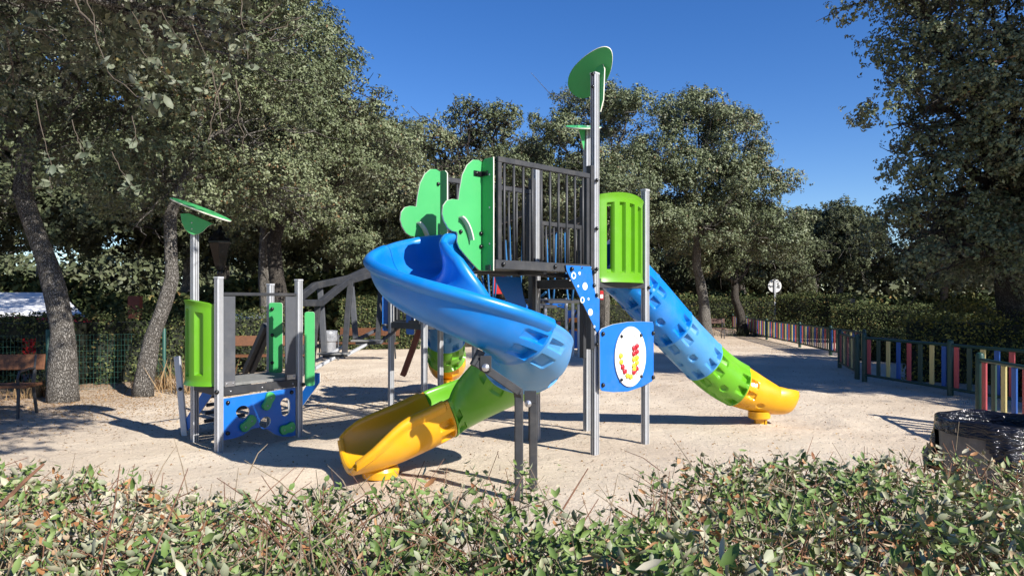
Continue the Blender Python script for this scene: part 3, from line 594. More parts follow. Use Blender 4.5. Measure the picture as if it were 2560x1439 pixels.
# ------------------------------------------------------------------ coloured slat fences
SL = ['s_red', 's_green', 's_yellow', 's_blue']
_m = {}
def slatmesh(k, h, wd):
    key = (k, h, wd)
    if key not in _m:
        b = MB(); b.box((0, 0, h / 2), (1, 0, 0), (0, 1, 0), (0, 0, 1), wd / 2, .012, h / 2); _m[key] = b.mesh('slat', [SL[k]], bevel=.004)
    return _m[key]
def fence(pts, label, h=.86, pitch=.25, wd=.1, start=0, seq=(0, 1, 2, 3), pr=.05):
    t = thing('slat_fence', label, 'fence', (pts[0][0], pts[0][1], 0), 'coloured slat fences round the playground'); c = start
    for k in range(len(pts)):
        p = Vector((pts[k][0], pts[k][1], 0)); b = MB()
        b.tube([p + Vector((0, 0, -.1)), p + Vector((0, 0, h - .01)), p + Vector((0, 0, h + .02)), p + Vector((0, 0, h + .035))], [pr, pr, pr * .8, pr * .35], 14)
        b.part('post', 'fgreen', t, smooth='auto')
    for k in range(len(pts) - 1):
        a = Vector((pts[k][0], pts[k][1], 0)); e = Vector((pts[k + 1][0], pts[k + 1][1], 0)); d = (e - a).normalized(); L = (e - a).length
        for z in (h - .06, .13):
            b = MB(); b.tube([a + d * .04 + Vector((0, 0, z)), e - d * .04 + Vector((0, 0, z))], .026, 10); b.part('rail', 'fgreen', t, smooth='auto')
        m_ = int((L - .1) / pitch); n0 = max(1, m_)
        for j in range(n0):
            p = a + d * (L * (j + .5) / n0); p.z = .155
            sub('slat', slatmesh(seq[c % len(seq)], round(h - .24, 2), wd), t, loc=p, rot=(0, 0, math.atan2(d.y, d.x))); c += 1
    return t
fence([(7.05, 14.24), (7.37, 11.97), (7.6, 10.0), (7.8, 8.0)], 'near slat fence with faded red, green, yellow and blue slats, at the right', .92)
fence([(7.85, 17.05), (7.15, 14.75)], 'short slat fence section in shade joining the far and near fences', .88, start=0, seq=(0, 1, 2, 1))
fence([(12.4, 40), (11.35, 34.5), (10.55, 29.5), (9.98, 24.7), (9.44, 21.1), (9.1, 18.4)], 'long slat fence running away past the curved oak to the far hedge', .84, pitch=.21, start=0, seq=(0, 1, 2, 3, 0, 1, 2, 3))
fence([(5.98, 9.1), (5.75, 7.7), (5.5, 6.2)], 'nearest slat fence section, beside the black bin', .91, pitch=.2, start=0, seq=(0, 1, 2, 3))

# ------------------------------------------------------------------ bin with black bag (right foreground)
bx, by = 3.12, 4.6
t = thing('litter_bin', 'big round bin lined with a shiny black bag behind the hedge', 'litter bin', (bx, by, 0))
b = MB(); b.lathe((bx, by, 0), [(.0, .02), (.285, .02), (.315, .80), (.318, .80)], 40); b.part('bin_body', 'bin', t, smooth='auto')
b = MB(); nb, nr = 120, 26; o_ = 0
rb = random.Random(4); ph = [rb.uniform(0, 6.28) for _ in range(10)]
prof = [(-.6, .22), (-.3, .27), (-.12, .295), (-.03, .312), (0, .32), (-.01, .335)] + [(-.03 - .02 * k, .335 + .0025 * k) for k in range(1, 20)]
for i in range(nb):
    a = 2 * math.pi * i / nb
    for k, (z, r_) in enumerate(prof):
        w_ = (.35 if k < 5 else 1) * (k - 4 if k > 4 else 3) / 12
        q = .010 * math.sin(9 * a + ph[0] + z * 9) + .008 * math.sin(17 * a + ph[1] - z * 14) + .006 * math.sin(31 * a + ph[2] + z * 22)
        low = .06 * math.sin(2 * a + .5) + .05 * math.sin(3 * a + 1)
        cover = 1.0 if a < math.pi * 2 else 1
        zz = .85 + (z * (1 + low * 3) if k > 5 else z) + .006 * math.sin(5 * a + ph[3])
        b.v.append((bx + (r_ + q * w_ * 1.6) * math.cos(a), by + (r_ + q * w_ * 1.6) * math.sin(a), zz))
kp = len(prof)
for i in range(nb):
    a = 2 * math.pi * (i + .5) / nb
    lim = kp - 1
    if 150 < math.degrees(a) < 250: lim = 8 + int((math.degrees(a) - 225) > 0) * int((math.degrees(a) - 225) * .5)
    for k in range(min(lim, kp - 1)): b.f.append((i * kp + k, ((i + 1) % nb) * kp + k, ((i + 1) % nb) * kp + k + 1, i * kp + k + 1)); b.m.append(0)
b.part('bin_bag', 'bag', t, smooth=True)
b = MB(); b.tube([(bx - .35, by - .10, -.05), (bx - .35, by - .10, .42)], .06, 12); b.part('foot_post', 'bin', t, smooth='auto')

# ------------------------------------------------------------------ the big play structure (one bolted thing)
PS = thing('play_structure', 'blue, green and yellow climbing structure with spiral slide, tube slides and bridges', 'climbing frame', (0, 8.4, 0))
Zv = Vector((0, 0, 1))
u = Vector((.72, .69, 0)).normalized(); v = Vector((-.69, .72, 0)).normalized()
E = Vector((.865, 7.44, 0)); Fp = Vector((1.505, 8.05, 0)); G = Vector((.926, 8.82, 0)); J = Vector((.28, 8.2, 0))
Hp = Vector((-1.80, 10.6, 0)); I = Vector((-1.13, 11.24, 0)); H2 = Vector((-1.22, 9.9, 0)); H3 = Vector((-.55, 10.54, 0))
A_ = Vector((-3.144, 7.635, 0)); B_ = Vector((-2.561, 8.55, 0)); C_ = Vector((-3.646, 8.18, 0)); D_ = Vector((-3.08, 9.08, 0))
def post(p, top, ax, parent=PS, dark_to=None, w_=.074):
    """aluminium profile with two T-slots a side"""
    ax = Vector(ax).normalized(); ay = Vector((-ax.y, ax.x, 0)); h = w_ / 2; c = .010; s = .005; dp = .008
    side = [(-h + c, -h)]
    for m_ in (-.32, .32): side += [(m_ * h - s, -h), (m_ * h - s, -h + dp), (m_ * h + s, -h + dp), (m_ * h + s, -h)]
    side += [(h - c, -h)]; loop = []; dark = []
    for q in range(4):
        a = q * math.pi / 2
        for k, (x, y) in enumerate(side):
            loop.append((x * math.cos(a) - y * math.sin(a), x * math.sin(a) + y * math.cos(a))); dark.append(k in (1, 2, 3, 5, 6, 7))
    b = MB(); n = len(loop)
    for z in (-.15, top): b.v += [tuple(Vector((p[0], p[1], 0)) + ax * x + ay * y + Zv * z) for x, y in loop]
    for k in range(n): b.f.append((k, (k + 1) % n, n + (k + 1) % n, n + k)); b.m.append(1 if dark[k] else 0)
    b.f.append(tuple(range(n, 2 * n))); b.m.append(0)
    o = b.part('post', ['alu', 'slot'], parent)
    b = MB(); b.box((p[0], p[1], top + .009), ax, ay, Zv, h + .002, h + .002, .011); b.part('post_cap', 'alu', o, bevel=.004)
    return o
post(E, 3.96, u); post(Fp, 2.84, u); post(G, 3.74, u); post(J, 3.12, u)
for p, z in ((Hp, 2.1), (I, 2.3), (H2, 2.1), (H3, 2.5)): post(p, z, u)
au = (B_ - A_).normalized()
post(A_, 1.84, au); post(B_, 1.84, au); post(C_, 2.42, au); post(D_, 1.80, au)

def beam(a, b, z0, z1, wd=.045, parent=PS, m='black', name='deck_beam'):
    q = MB(); q.bar(Vector((a[0], a[1], (z0 + z1) / 2)), Vector((b[0], b[1], (z0 + z1) / 2)), wd, z1 - z0); return q.part(name, m, parent, bevel=.004)
K = E - u * 1.42; Mq = J - u * 1.42
# main deck
dz = 1.94
def deck(poly, z, parent=PS, th=.03, m='deck'):
    b = MB(); n = len(poly); b.v = [(p[0], p[1], z - th) for p in poly] + [(p[0], p[1], z) for p in poly]
    b.f = [tuple(range(n))[::-1], tuple(range(n, 2 * n))] + [(k, (k + 1) % n, n + (k + 1) % n, n + k) for k in range(n)]; b.m = [0] * len(b.f)
    return b.part('deck', m, parent)
deck([K + u * .05 + v * .05, E + v * .05 - u * .05, J - v * .05 - u * .05, Mq + u * .05 - v * .05], dz)
ko = K - v * .0
for a, b_ in ((K, E - u * .05), (Mq, J - u * .05)): beam(a, b_, 1.89, 1.975)
beam(K + v * .03, Mq - v * .03, 1.88, 1.93); beam(K + u * .7 + v * .03, Mq + u * .7 - v * .03, 1.86, 1.905); beam(K + u * .03 + v * .45, E + v * .45, 1.862, 1.9)
# lower deck between E F G J
dl = 1.84
deck([E + u * .05 + v * .05, Fp - u * .05 + v * .05, G - u * .05 - v * .05, J + u * .05 - v * .05], dl)
for a, b_ in ((E, Fp), (Fp, G), (G, J), (E, J)): d = (b_ - a).normalized() * .036; beam(a + d, b_ - d, 1.74, 1.835)
beam(E.lerp(Fp, .5), J.lerp(G, .5), 1.745, 1.80)
# steel corner legs beside the posts
for p, z0, z1 in ((E - u * .075, 1.1, 3.0), (J - u * .075, .0, 3.0), (G - u * .075, .9, 3.0)):
    b = MB(); b.bar(p + Zv * z0, p + Zv * z1, .05, .07, up=v); b.part('steel_upright', 'black', PS, bevel=.004)
# barred railings
def railing(a, b_, z0, z1, n, endpost=True, name='railing', low=False):
    a = Vector(a); b_ = Vector(b_); d = (b_ - a).normalized(); c = a.lerp(b_, .5)
    r = bpy.data.objects.new(name, None); link(r, PS); r.location = Vector((c.x, c.y, z0)) - base(PS); BASE[r.name] = Vector((c.x, c.y, z0))
    for z, nm in ((z1, 'top_rail'),) + (((z0, 'bottom_rail'),) if low else ()):
        q = MB(); q.bar(a + Zv * z, b_ + Zv * z, .045, .05); q.part(nm, 'black', r, bevel=.004)
    L = (b_ - a).length
    me = None
    for k in range(n):
        p = a + d * (L * (k + .75) / (n + .5))
        if me is None:
            q = MB(); q.tube([(0, 0, 0), (0, 0, z1 - z0)], .0125, 10); me = q.mesh('bar', ['black'], smooth=True)
        sub('bar', me, r, loc=p + Zv * z0)
    if endpost:
        for p in (a + d * .022, b_ - d * .03):
            q = MB(); q.bar(p + Zv * z0, p + Zv * (z1 - .026), .045, .045, up=d); q.part('end_bar', 'black', r, bevel=.004)
    return r
railing(K + u * .03, E - u * .1, 1.975, 2.89, 10)
railing(Mq + u * .03, J - u * .1, 1.975, 2.84, 10)
railing(J + u * .06, G - u * .1, 1.9, 2.5, 5, low=True)
for t_ in (.06, .55, .82, .93): bolt(K.lerp(E, t_) - v * .023 + Zv * 1.935, -v, PS)
for p, z in ((E, 2.85), (E, 2.35), (E, 1.93), (E, 1.66), (Fp, 1.75), (E, 1.15)): bolt(p - v * .048 + Zv * z - u * (.03 if z != 1.75 else 0), -v, PS)
for z in (1.78, .0 + 2.6): bolt(Fp + u * .048 + Zv * z, u, PS)
# end boards: dark strip + the two cloud-shaped side boards
zb, zt = 1.875, 2.905
endw = [(0, zb), (.155, zb), (.155, zt - .03), (.12, zt), (0, zt)]
plate('end_board', endw, [], K - u * .006, v, Zv, .015, PS)
for z in (2.75, 2.45, 2.12): rivet(K + v * .05 - u * .014 + Zv * z, -u, PS)
plate('end_board', [(-x, y) for x, y in endw][::-1], [], Mq - u * .006, v, Zv, .015, PS)
def cloud(org, lab):
    # outline in (s along -u, z)
    o = [(0.0, zb), (.0, zt - .03)]
    o += [(.05, zt - .012), (.12, zt - .02), (.19, zt - .075), (.245, zt - .17), (.275, zt - .30), (.29, zt - .40)]
    o += [(.36, zt - .40), (.425, zt - .42), (.465, zt - .47), (.475, zt - .54), (.455, zt - .60), (.41, zt - .66), (.36, zt - .685), (.31, zt - .69), (.30, zt - .71), (.305, zt - .78), (.28, zt - .83), (.22, zt - .885), (.13, zt - .96), (.05, zt - 1.02)]
    return plate('cloud_board', o[::-1], [], org, -u, Zv, .018, PS, label=lab)
c2 = K + v * .165; c1 = K + v * .80
cloud(c2, 'cloud shaped green board on the near side of the slide entrance'); cloud(c1, 'cloud shaped green board on the far side of the slide entrance')
def fin(org):   # short curved stop strip crossing each cloud board
    q = MB(); pts = [(.29, 2.35), (.27, 2.345), (.245, 2.325), (.215, 2.29), (.19, 2.245), (.17, 2.195), (.16, 2.15)]
    for k in range(6): a_, e_ = (org - u * pts[i_][0] + Zv * pts[i_][1] - v * .03 for i_ in (k, k + 1)); q.bar(a_, e_, .075, .013, up=(u + Zv * .6))
    return q.part('stop_strip', 'edge', PS)
fin(c2); fin(c1)
for c in (c2, c1):
    for s_, z in ((.27 if c is c2 else .05, 2.22), (.03, 2.22 if c is c2 else 2.75), (.03, 2.10)): bolt(c - u * s_ - v * .01 + Zv * z, -v, PS, .9)
b = MB(); b.box(c2 - v * .015 + Zv * 2.765 - u * .06, u, v, Zv, .055, .006, .024); b.box(c2 - v * .05 - u * .02 + Zv * 2.765, v, u, Zv, .045, .006, .024); b.part('hinge_bracket', 'cap', PS, bevel=.003)
bolt(c2 - u * .09 - v * .02 + Zv * 2.765, -v, PS, .7)
# slide entrance collar box
b = MB(); b.box(c1 - u * .04 + Zv * 2.08 - v * .03, u, v, Zv, .03, .012, .11); b.part('entry_plate', 'cap', PS, bevel=.004)
for z in (2.0, 2.08, 2.15): rivet(c1 - u * .04 + Zv * z - v * .044, -v, PS)

# ---- slides
def sweep(frames, prof_fn, ns, flip=False):
    """frames: list of (pos, side, up, s); prof_fn(s) -> closed list of (a, b)"""
    b = MB(); n = None
    for (p, sv, uv, s) in frames:
        pr = prof_fn(s); n = len(pr)
        b.v += [tuple(p + sv * a + uv * q) for a, q in pr]
    k = len(frames)
    for i in range(k - 1):
        for j in range(n):
            f = (i * n + j, i * n + (j + 1) % n, (i + 1) * n + (j + 1) % n, (i + 1) * n + j)
            b.f.append(f if not flip else f[::-1]); b.m.append(0)
    b.f.append(tuple(range(n)) if not flip else tuple(range(n))[::-1]); b.m.append(0)
    e = tuple((k - 1) * n + j for j in range(n)); b.f.append(e[::-1] if not flip else e); b.m.append(0)
    return b
def window(x, c, hw, soft): return max(0., min(1., (hw - abs(x - c)) / soft))
SR, SARC = .50, R(341); SL0, SL1 = .36, .96
S0 = K + v * .47 + u * .06; th0 = math.atan2(-u.y, -u.x)
STOT = SL0 + SARC * SR + SL1
S1 = S0 + Vector((math.cos(th0), math.sin(th0), 0)) * SL0
CC = S1 + Vector((-math.sin(th0), math.cos(th0), 0)) * SR
zs_s = [0, .36, .76, 1.2, 1.55, 1.95, 2.35, 2.8, 3.2, 3.6, 4.0, STOT]; zs_z = [1.90, 1.86, 1.68, 1.48, 1.32, 1.11, .89, .65, .45, .28, .15, .12]
def zfl(s):
    xs = [s - .15 + .03 * k for k in range(11)]; return float(np.mean(np.interp(xs, zs_s, zs_z)))
def sframe(s):
    if s < SL0: th = th0; p = S0 + Vector((math.cos(th), math.sin(th), 0)) * s
    elif s < SL0 + SARC * SR:
        th = th0 + (s - SL0) / SR; p = CC + Vector((math.sin(th), -math.cos(th), 0)) * SR
    else:
        th = th0 + SARC; p = CC + Vector((math.sin(th), -math.cos(th), 0)) * SR + Vector((math.cos(th), math.sin(th), 0)) * (s - SL0 - SARC * SR)
    p = p.copy(); p.z = zfl(s); g = (zfl(s + .02) - zfl(s - .02)) / .04
    t_ = Vector((math.cos(th), math.sin(th), g)).normalized(); side = Vector((math.sin(th), -math.cos(th), 0))   # side = right of travel = outer wall
    return p, side, side.cross(t_).normalized(), s
joints = [0, .55, 1.92, 2.48, 3.36, STOT]
def nearjoint(s): return min(abs(s - j) for j in joints[1:-1])
def sgnjoint(s): return min(((s - j) for j in joints[1:-1]), key=abs)
def xh(W_, b0, h_):
    q = 1 - (h_ - b0) / (W_ - .02)
    return W_ if q <= 0 else W_ * math.sqrt(max(0, 1 - (q ** 1.25) ** 2))
def sp_prof(s, roll=.045):
    W = .172 + .148 * max(0, min(1, (s - .15) / .7)) ** 1.0; end = max(0, (s - (STOT - .62)) / .62)
    ho = .31 + .05 * max(0, min(1, (s - 2.2) / .8)); hi_ = .32 + .03 * max(0, min(1, (s - 2.2) / .8))
    ho -= .16 * end ** 4; hi_ -= .26 * end ** 1.8; W += .03 * end; roll *= 1 - .25 * end
    if s > 2.9: k_ = min(1, (s - 2.9) / .5); ho = ho * (1 - .08 * k_)
    roll *= .55 + .45 * (1 if s < 1.9 or s > 3.4 else .25)
    th = .05 if s < 3.9 else .05; pts = []
    def U(W_, b0, h_o, h_i, n=22):
        out = []
        for k in range(n + 1):
            a = math.pi * k / n; x = -math.cos(a) * W_; y = b0 + (1 - math.sin(a) ** .8) * (W_ - .02); h_ = h_o if x > 0 else h_i
            if y > h_ - .004: y = h_ - .004; x = math.copysign(xh(W_, b0, h_), x)
            out.append((x, y))
        return [(-xh(W_, b0, h_i), h_i)] + out + [(xh(W_, b0, h_o), h_o)]
    inner = U(W, 0, ho, hi_); outer = []
    for (x, y) in U(W + th, -th, ho - roll - .03, hi_ - roll - .03, 96)[1:-1]:
        # fastening pockets beside each joint, pressed into the outer shell
        sj = sgnjoint(s); dd = abs(sj); hgt = y + th; dep = 0
        if .03 < dd < .15 and .02 < s:
            for hc, hw in ((.22, .042), (.085, .042)):
                m_ = window(hgt, hc, hw, .012)
                dep = max(dep, m_ * (.052 * (1 - .6 * (dd - .03) / .12)))
        nx_, ny_ = (1 if x > 0 else -1) * min(1, abs(x) / (W + th) * 1.3), -(1 - abs(x) / (W + th)) ** .5 if abs(x) < W + th else 0
        # collar at the joint
        lip = .008 if -.03 < sj < .0 else 0
        outer.append((x - nx_ * (dep - lip), y - ny_ * (dep - lip)))
    # closed loop: inner from left rim to right rim, roll over right rim, outer back
    nb = 8; loop = list(inner); xo, xi = xh(W, 0, ho), xh(W, 0, hi_)
    for k in range(1, nb + 1):
        a = math.pi - math.pi * 1.25 * k / nb
        loop.append((xo + roll + roll * math.cos(a), ho + roll * math.sin(a)))
    loop += [(xo + th, ho - roll * .95 - .02)] + outer[::-1] + [(-xi - th, hi_ - roll * .95 - .02)]
    for k in range(nb, 0, -1):
        a = math.pi * 1.25 * k / nb
        loop.append((-xi - roll + roll * math.cos(a), hi_ + roll * math.sin(a)))
    return loop
def part_empty(name, loc, label=None):
    r = bpy.data.objects.new(name, None); link(r, PS); r.location = Vector(loc) - base(PS); BASE[r.name] = Vector(loc)
    if label: r['label'] = label
    return r
SS = part_empty('spiral_slide', (CC.x, CC.y, 0))
for k, (m_, lab) in enumerate((('blue', 'bright blue entrance section'), ('blue', 'long bright blue curved section'), ('lblue', 'pale blue curved section'), ('green', 'lime green section'), ('yellow', 'yellow exit chute'))):
    s0, s1 = joints[k], joints[k + 1]; n = max(8, int((s1 - s0) / .015)); fr = [sframe(s0 + .003 + (s1 - s0 - .004) * j / n) for j in range(n + 1)]
    fr = [(p, a, c, min(max(s, s0 + .001), s1 - .001)) for p, a, c, s in fr]
    rr = .052 if k == 1 else .045
    b = sweep(fr, lambda s: sp_prof(s, rr), n, True)
    o = b.part('slide_section', m_, SS, smooth='auto', label=lab)
# rolled exit lip
p, sv, uv, s = sframe(STOT - .01); pr_ = sp_prof(STOT - .001); b = MB(); b.tube([p + sv * x * 1.06 + uv * (y - .02 * (y < .1)) for x, y in pr_[:25]], .034, 10); b.part('exit_lip', 'yellow', SS, smooth='auto')
fp_ = sframe(STOT - .28)[0]
b = MB(); b.lathe((fp_.x, fp_.y, 0), [(.0, -.1), (.10, -.1), (.11, .0), (.16, .03), (.17, .09), (.15, .13), (0, .13)], 20); b.part('slide_foot', 'yellow', SS, smooth='auto')
# legs and clamp bars
L1 = at(1297, 985, 5.72); L2 = at(1333, 1000, 6.05)
b = MB(); b.bar((L1.x, L1.y, -.1), (L1.x, L1.y, .865), .07, .07, up=(0, 1, 0)); b.part('slide_leg', 'black', SS, bevel=.008)
b = MB(); b.bar((L2.x, L2.y, -.1), (L2.x, L2.y, .81), .07, .07, up=(0, 1, 0)); b.part('slide_leg', 'black', SS, bevel=.008)
b = MB(); ca = at(1312, 990, 5.70); cb = at(1262, 950, 5.66); cc = at(1190, 905, 5.62)
b.bar((L1.x, L1.y, .84), ca.lerp(cb, .35), .065, .065); b.bar(ca.lerp(cb, .3), cc, .065, .065); b.bar(cc + Vector((-.02, 0, -.03)), cc + Vector((.04, .02, .09)), .06, .06); b.part('clamp_bar', 'black', SS, bevel=.006)
b = MB(); cd = at(1214, 918, 5.57); b.lathe(cd, [(.03, -.03), (.03, .02), (.02, .03), (0, .035)], 12, axis=(0, -1, 0)); b.part('clamp_bolt', 'silver', SS, smooth='auto'); b = MB(); b.box(cd + Vector((.0, .02, .03)), (1, 0, 0), (0, 1, 0), Zv, .045, .008, .06); b.part('clamp_plate', 'black', SS, bevel=.004)
b = MB(); cd = at(1320, 1008, 5.9); b.lathe(cd, [(.028, -.03), (.028, .02), (.0, .03)], 12, axis=(0, -1, 0)); b.part('clamp_bolt', 'silver', SS, smooth='auto'); b = MB(); b.box(cd + Vector((.02, .03, .05)), (1, 0, 0), (0, 1, 0), Zv, .05, .02, .05); b.part('clamp_plate', 'black', SS, bevel=.004)

# straight tube slides
def tube_slide(name, path, Rr, cuts, mats, parent_label, exit_open=.75, foot=None):
    path = [Vector(p) for p in path]
    T = part_empty(name, (path[-1].x, path[-1].y, 0), parent_label)
    seg = [0]
    for k in range(1, len(path)): seg.append(seg[-1] + (path[k] - path[k - 1]).length)
    tot = seg[-1]; arr = np.array(path)
    def P(s):
        xs = np.clip(np.linspace(s - .22, s + .22, 15), 0, tot) if True else s
        q = Vector([float(np.mean(np.interp(xs, seg, arr[:, i]))) for i in range(3)])
        return q
    def fr(s):
        p = P(s); t_ = (P(min(tot, s + .02)) - P(max(0, s - .02))).normalized(); side = t_.cross(Zv).normalized(); return p, side, side.cross(t_), s
    js = [0] + cuts + [tot]; op0 = tot - exit_open
    def prof(s, j0, j1):
        n = 110; outer = []; inner = []
        sj = min([(s - j) for j in js[1:-1]] or [9], key=abs); dd = abs(sj)
        opn = 0 if s < op0 else min(1., ((s - op0) / (tot - op0)) ** .8)
        a0 = math.pi * (.5 - .0) ; gap = opn * math.pi * .27 + .0005
        fl = 1 - .20 * opn
        for k in range(n + 1):
            ph = math.pi / 2 + gap + (2 * math.pi - 2 * gap) * k / n      # from the top, round the bottom, back to the top
            w_ = (ph % (2 * math.pi)); dg = math.degrees(w_)
            r_ = Rr * fl
            r_ += .028 * max(0, math.cos(R(max(-90, min(90, (dg - 70) / 17 * 90))))) * (1 if s < op0 else 1 - opn)   # flange ridge along the tube
            r_ += .028 * max(0, math.cos(R(max(-90, min(90, (dg - 110) / 17 * 90))))) * (1 if s < op0 else 1 - opn)
            if .03 < dd < .16:
                for c in (345, 300, 255, 210, 20, 165):
                    m_ = window((dg - c + 180) % 360 - 180, 0, 10.5, 2.5); r_ -= m_ * .055 * (1 - .72 * (dd - .03) / .14)
            mid = s - (j0 + j1) / 2
            for c in (322, 278, 232):
                q = math.hypot(mid, math.radians((dg - c + 180) % 360 - 180) * Rr)
                if q < .05: r_ -= .03 * min(1, (.05 - q) / .015)
            if -.02 < sj < 0: r_ += .008
            outer.append((math.cos(ph) * r_, math.sin(ph) * r_)); inner.append((math.cos(ph) * (Rr * fl - .05 if r_ > 0 else 0), math.sin(ph) * (Rr * fl - .05)))
        return outer + inner[::-1]
    for k in range(len(js) - 1):
        n = int((js[k + 1] - js[k]) / .016); F_ = [fr(js[k] + .002 + (js[k + 1] - js[k] - .003) * j / n) for j in range(n + 1)]
        if k == len(js) - 2:    # rounded nose
            p, a, c, s = F_[-1]; t_ = c.cross(a).normalized()
            pass
        b = sweep(F_, lambda s: prof(s, js[k], js[k + 1]), n)
        b.part('slide_section', mats[k], T, smooth='auto')
    p, side, up, s = fr(tot - .001); t_ = (P(tot) - P(tot - .1)).normalized(); t_.z *= .3; t_.normalize()
    nose = [(p + t_ * (.34 * math.sin(q / 10 * math.pi / 2)), side, up, q / 10) for q in range(11)]
    bp_ = prof(tot - .001, js[-2], js[-1])
    sweep(nose, lambda q: [(x * max(.03, math.cos(q * math.pi / 2)) ** .55, y * max(.03, math.cos(q * math.pi / 2)) ** .3 if y > 0 else y + .12 * q ** 3) for x, y in bp_], 10).part('exit_lip', mats[-1], T, smooth='auto')
    if foot:
        b = MB(); fx, fy, fz = foot; b.lathe((fx, fy, 0), [(0, fz - .07), (.12, fz - .07), (.14, fz - .055), (.14, fz + .03), (0, fz + .03)], 22)
        b.box((fx, fy, fz / 2 - .1), (1, 0, 0), (0, 1, 0), Zv, .055, .035, fz / 2 + .05)
        b.box((fx + .075, fy, fz / 2 - .1), (1, 0, 0), (0, 1, 0), Zv, .012, .045, fz / 2 + .05)
        b.part('slide_foot', mats[-1], T, smooth='auto')
    return T
tube_slide('tube_slide', [(1.02, 8.32, 2.12), (1.34, 8.47, 1.90), (1.64, 8.6, 1.60), (2.09, 8.82, 1.13), (2.56, 9.05, .70), (2.90, 9.16, .49), (3.42, 9.26, .33)], .275,
           [.72, 1.38, 2.02, 2.62], ['blue', 'blue', 'lblue', 'green', 'yellow'], 'straight tube slide running down to the right, blue, lime and yellow', exit_open=.62, foot=(3.20, 9.22, .15))
tube_slide('tube_slide', [(-.93, 10.8, 2.02), (-1.05, 11.3, 1.75), (-1.09, 11.7, 1.15), (-1.12, 12.0, .78), (-1.13, 12.35, .52), (-1.14, 12.9, .44)], .325,
           [.5, 1.05, 1.55, 1.98], ['blue', 'blue', 'lblue', 'green', 'yellow'], 'tube slide running down away from the camera behind the spiral slide', exit_open=.45, foot=(-1.12, 12.15, .22))

# ---- roofs: leaf-shaped boards on the tall posts
leaf = smoothpoly([(-.39, .0), (-.36, -.15), (-.16, -.26), (.12, -.24), (.34, -.12), (.43, .0), (.36, .12), (.12, .22), (-.15, .25), (-.34, .15)], 2)
def roof(c, ax, ay, lab, rot=0, sx=1, sy=1):
    o = plate('leaf_roof', [(x * sx, y * sy) for x, y in leaf], [], c, ax, ay, .018, PS, label=lab); return o
# E roof, tilted steeply; underside towards the camera
nrm = Vector((-.30, -.62, -.72)).normalized(); ax = Vector((.6, -.99, .6)); ax = (ax - nrm * ax.dot(nrm)).normalized(); ay = nrm.cross(ax).normalized()
rE = Vector((E.x, E.y, 0)) + Vector((-.03, .07, 4.02)); r1 = roof(rE + Vector((0, .06, 0)), ax, ay, 'tilted leaf shaped board on the tallest pole', sx=.88, sy=.76)
plate('roof_bracket', [(-.05, 3.60), (.02, 3.58), (.06, 3.70), (.075, 4.02), (.05, 4.07), (-.05, 4.07)], [], E + u * .062 - v * .01, (v * -1), Zv, .018, PS)
for dx, z in ((-.055, 3.95), (-.055, 3.82)): bolt(E + u * dx + Zv * z - v * .02, Vector((-.7, -.7, 0)), PS, .9)
b = MB(); b.box(E + u * .11 + Zv * 3.98 - v * .0, u, v, Zv, .035, .006, .022); b.part('hinge_bracket', 'cap', PS, bevel=.003)
# G roof almost level
r2 = roof(at(1457, 318, 8.80), (1, .05, .0), Vector((-.05, .95, .31)).normalized(), 'level leaf shaped board on the second pole', sx=.56, sy=.9)
plate('roof_bracket', [(-.12, 3.74), (.0, 3.45), (.03, 3.74)], [], G - u * .06, u, Zv, .016, PS)
for dx in (-.08, .03): bolt(at(1455, 315, 8.80) + Vector((dx, -.0, .012)), (0, 0, 1), PS, .9)
# C roof
cC = at(503, 524, 8.16); ax = (at(575, 557, 8.02) - at(431, 497, 8.3)).normalized(); ay = Vector((-.38, .9, .20)); ay = (ay - ax * ay.dot(ax)).normalized()
r3 = roof(cC, ax, ay, 'sloping leaf shaped board on the small tower')
plate('roof_bracket', smoothpoly([(-.17, .12), (-.14, -.08), (-.05, -.17), (.05, -.16), (.16, -.04), (.22, -.05)], 1), [], C_ + Zv * 2.52 + Vector((.04, -.062, 0)), (.97, .2, 0), Zv, .016, PS)
bolt(C_ + Vector((.1, -.08, 2.57)), (0, -1, 0), PS, .8); bolt(C_ + Vector((-.09, -.08, 2.62)), (0, -1, 0), PS, .8)
for z in (2.49, 2.42): rivet(C_ + Vector((.0, -.075, z)), (0, -1, 0), PS)

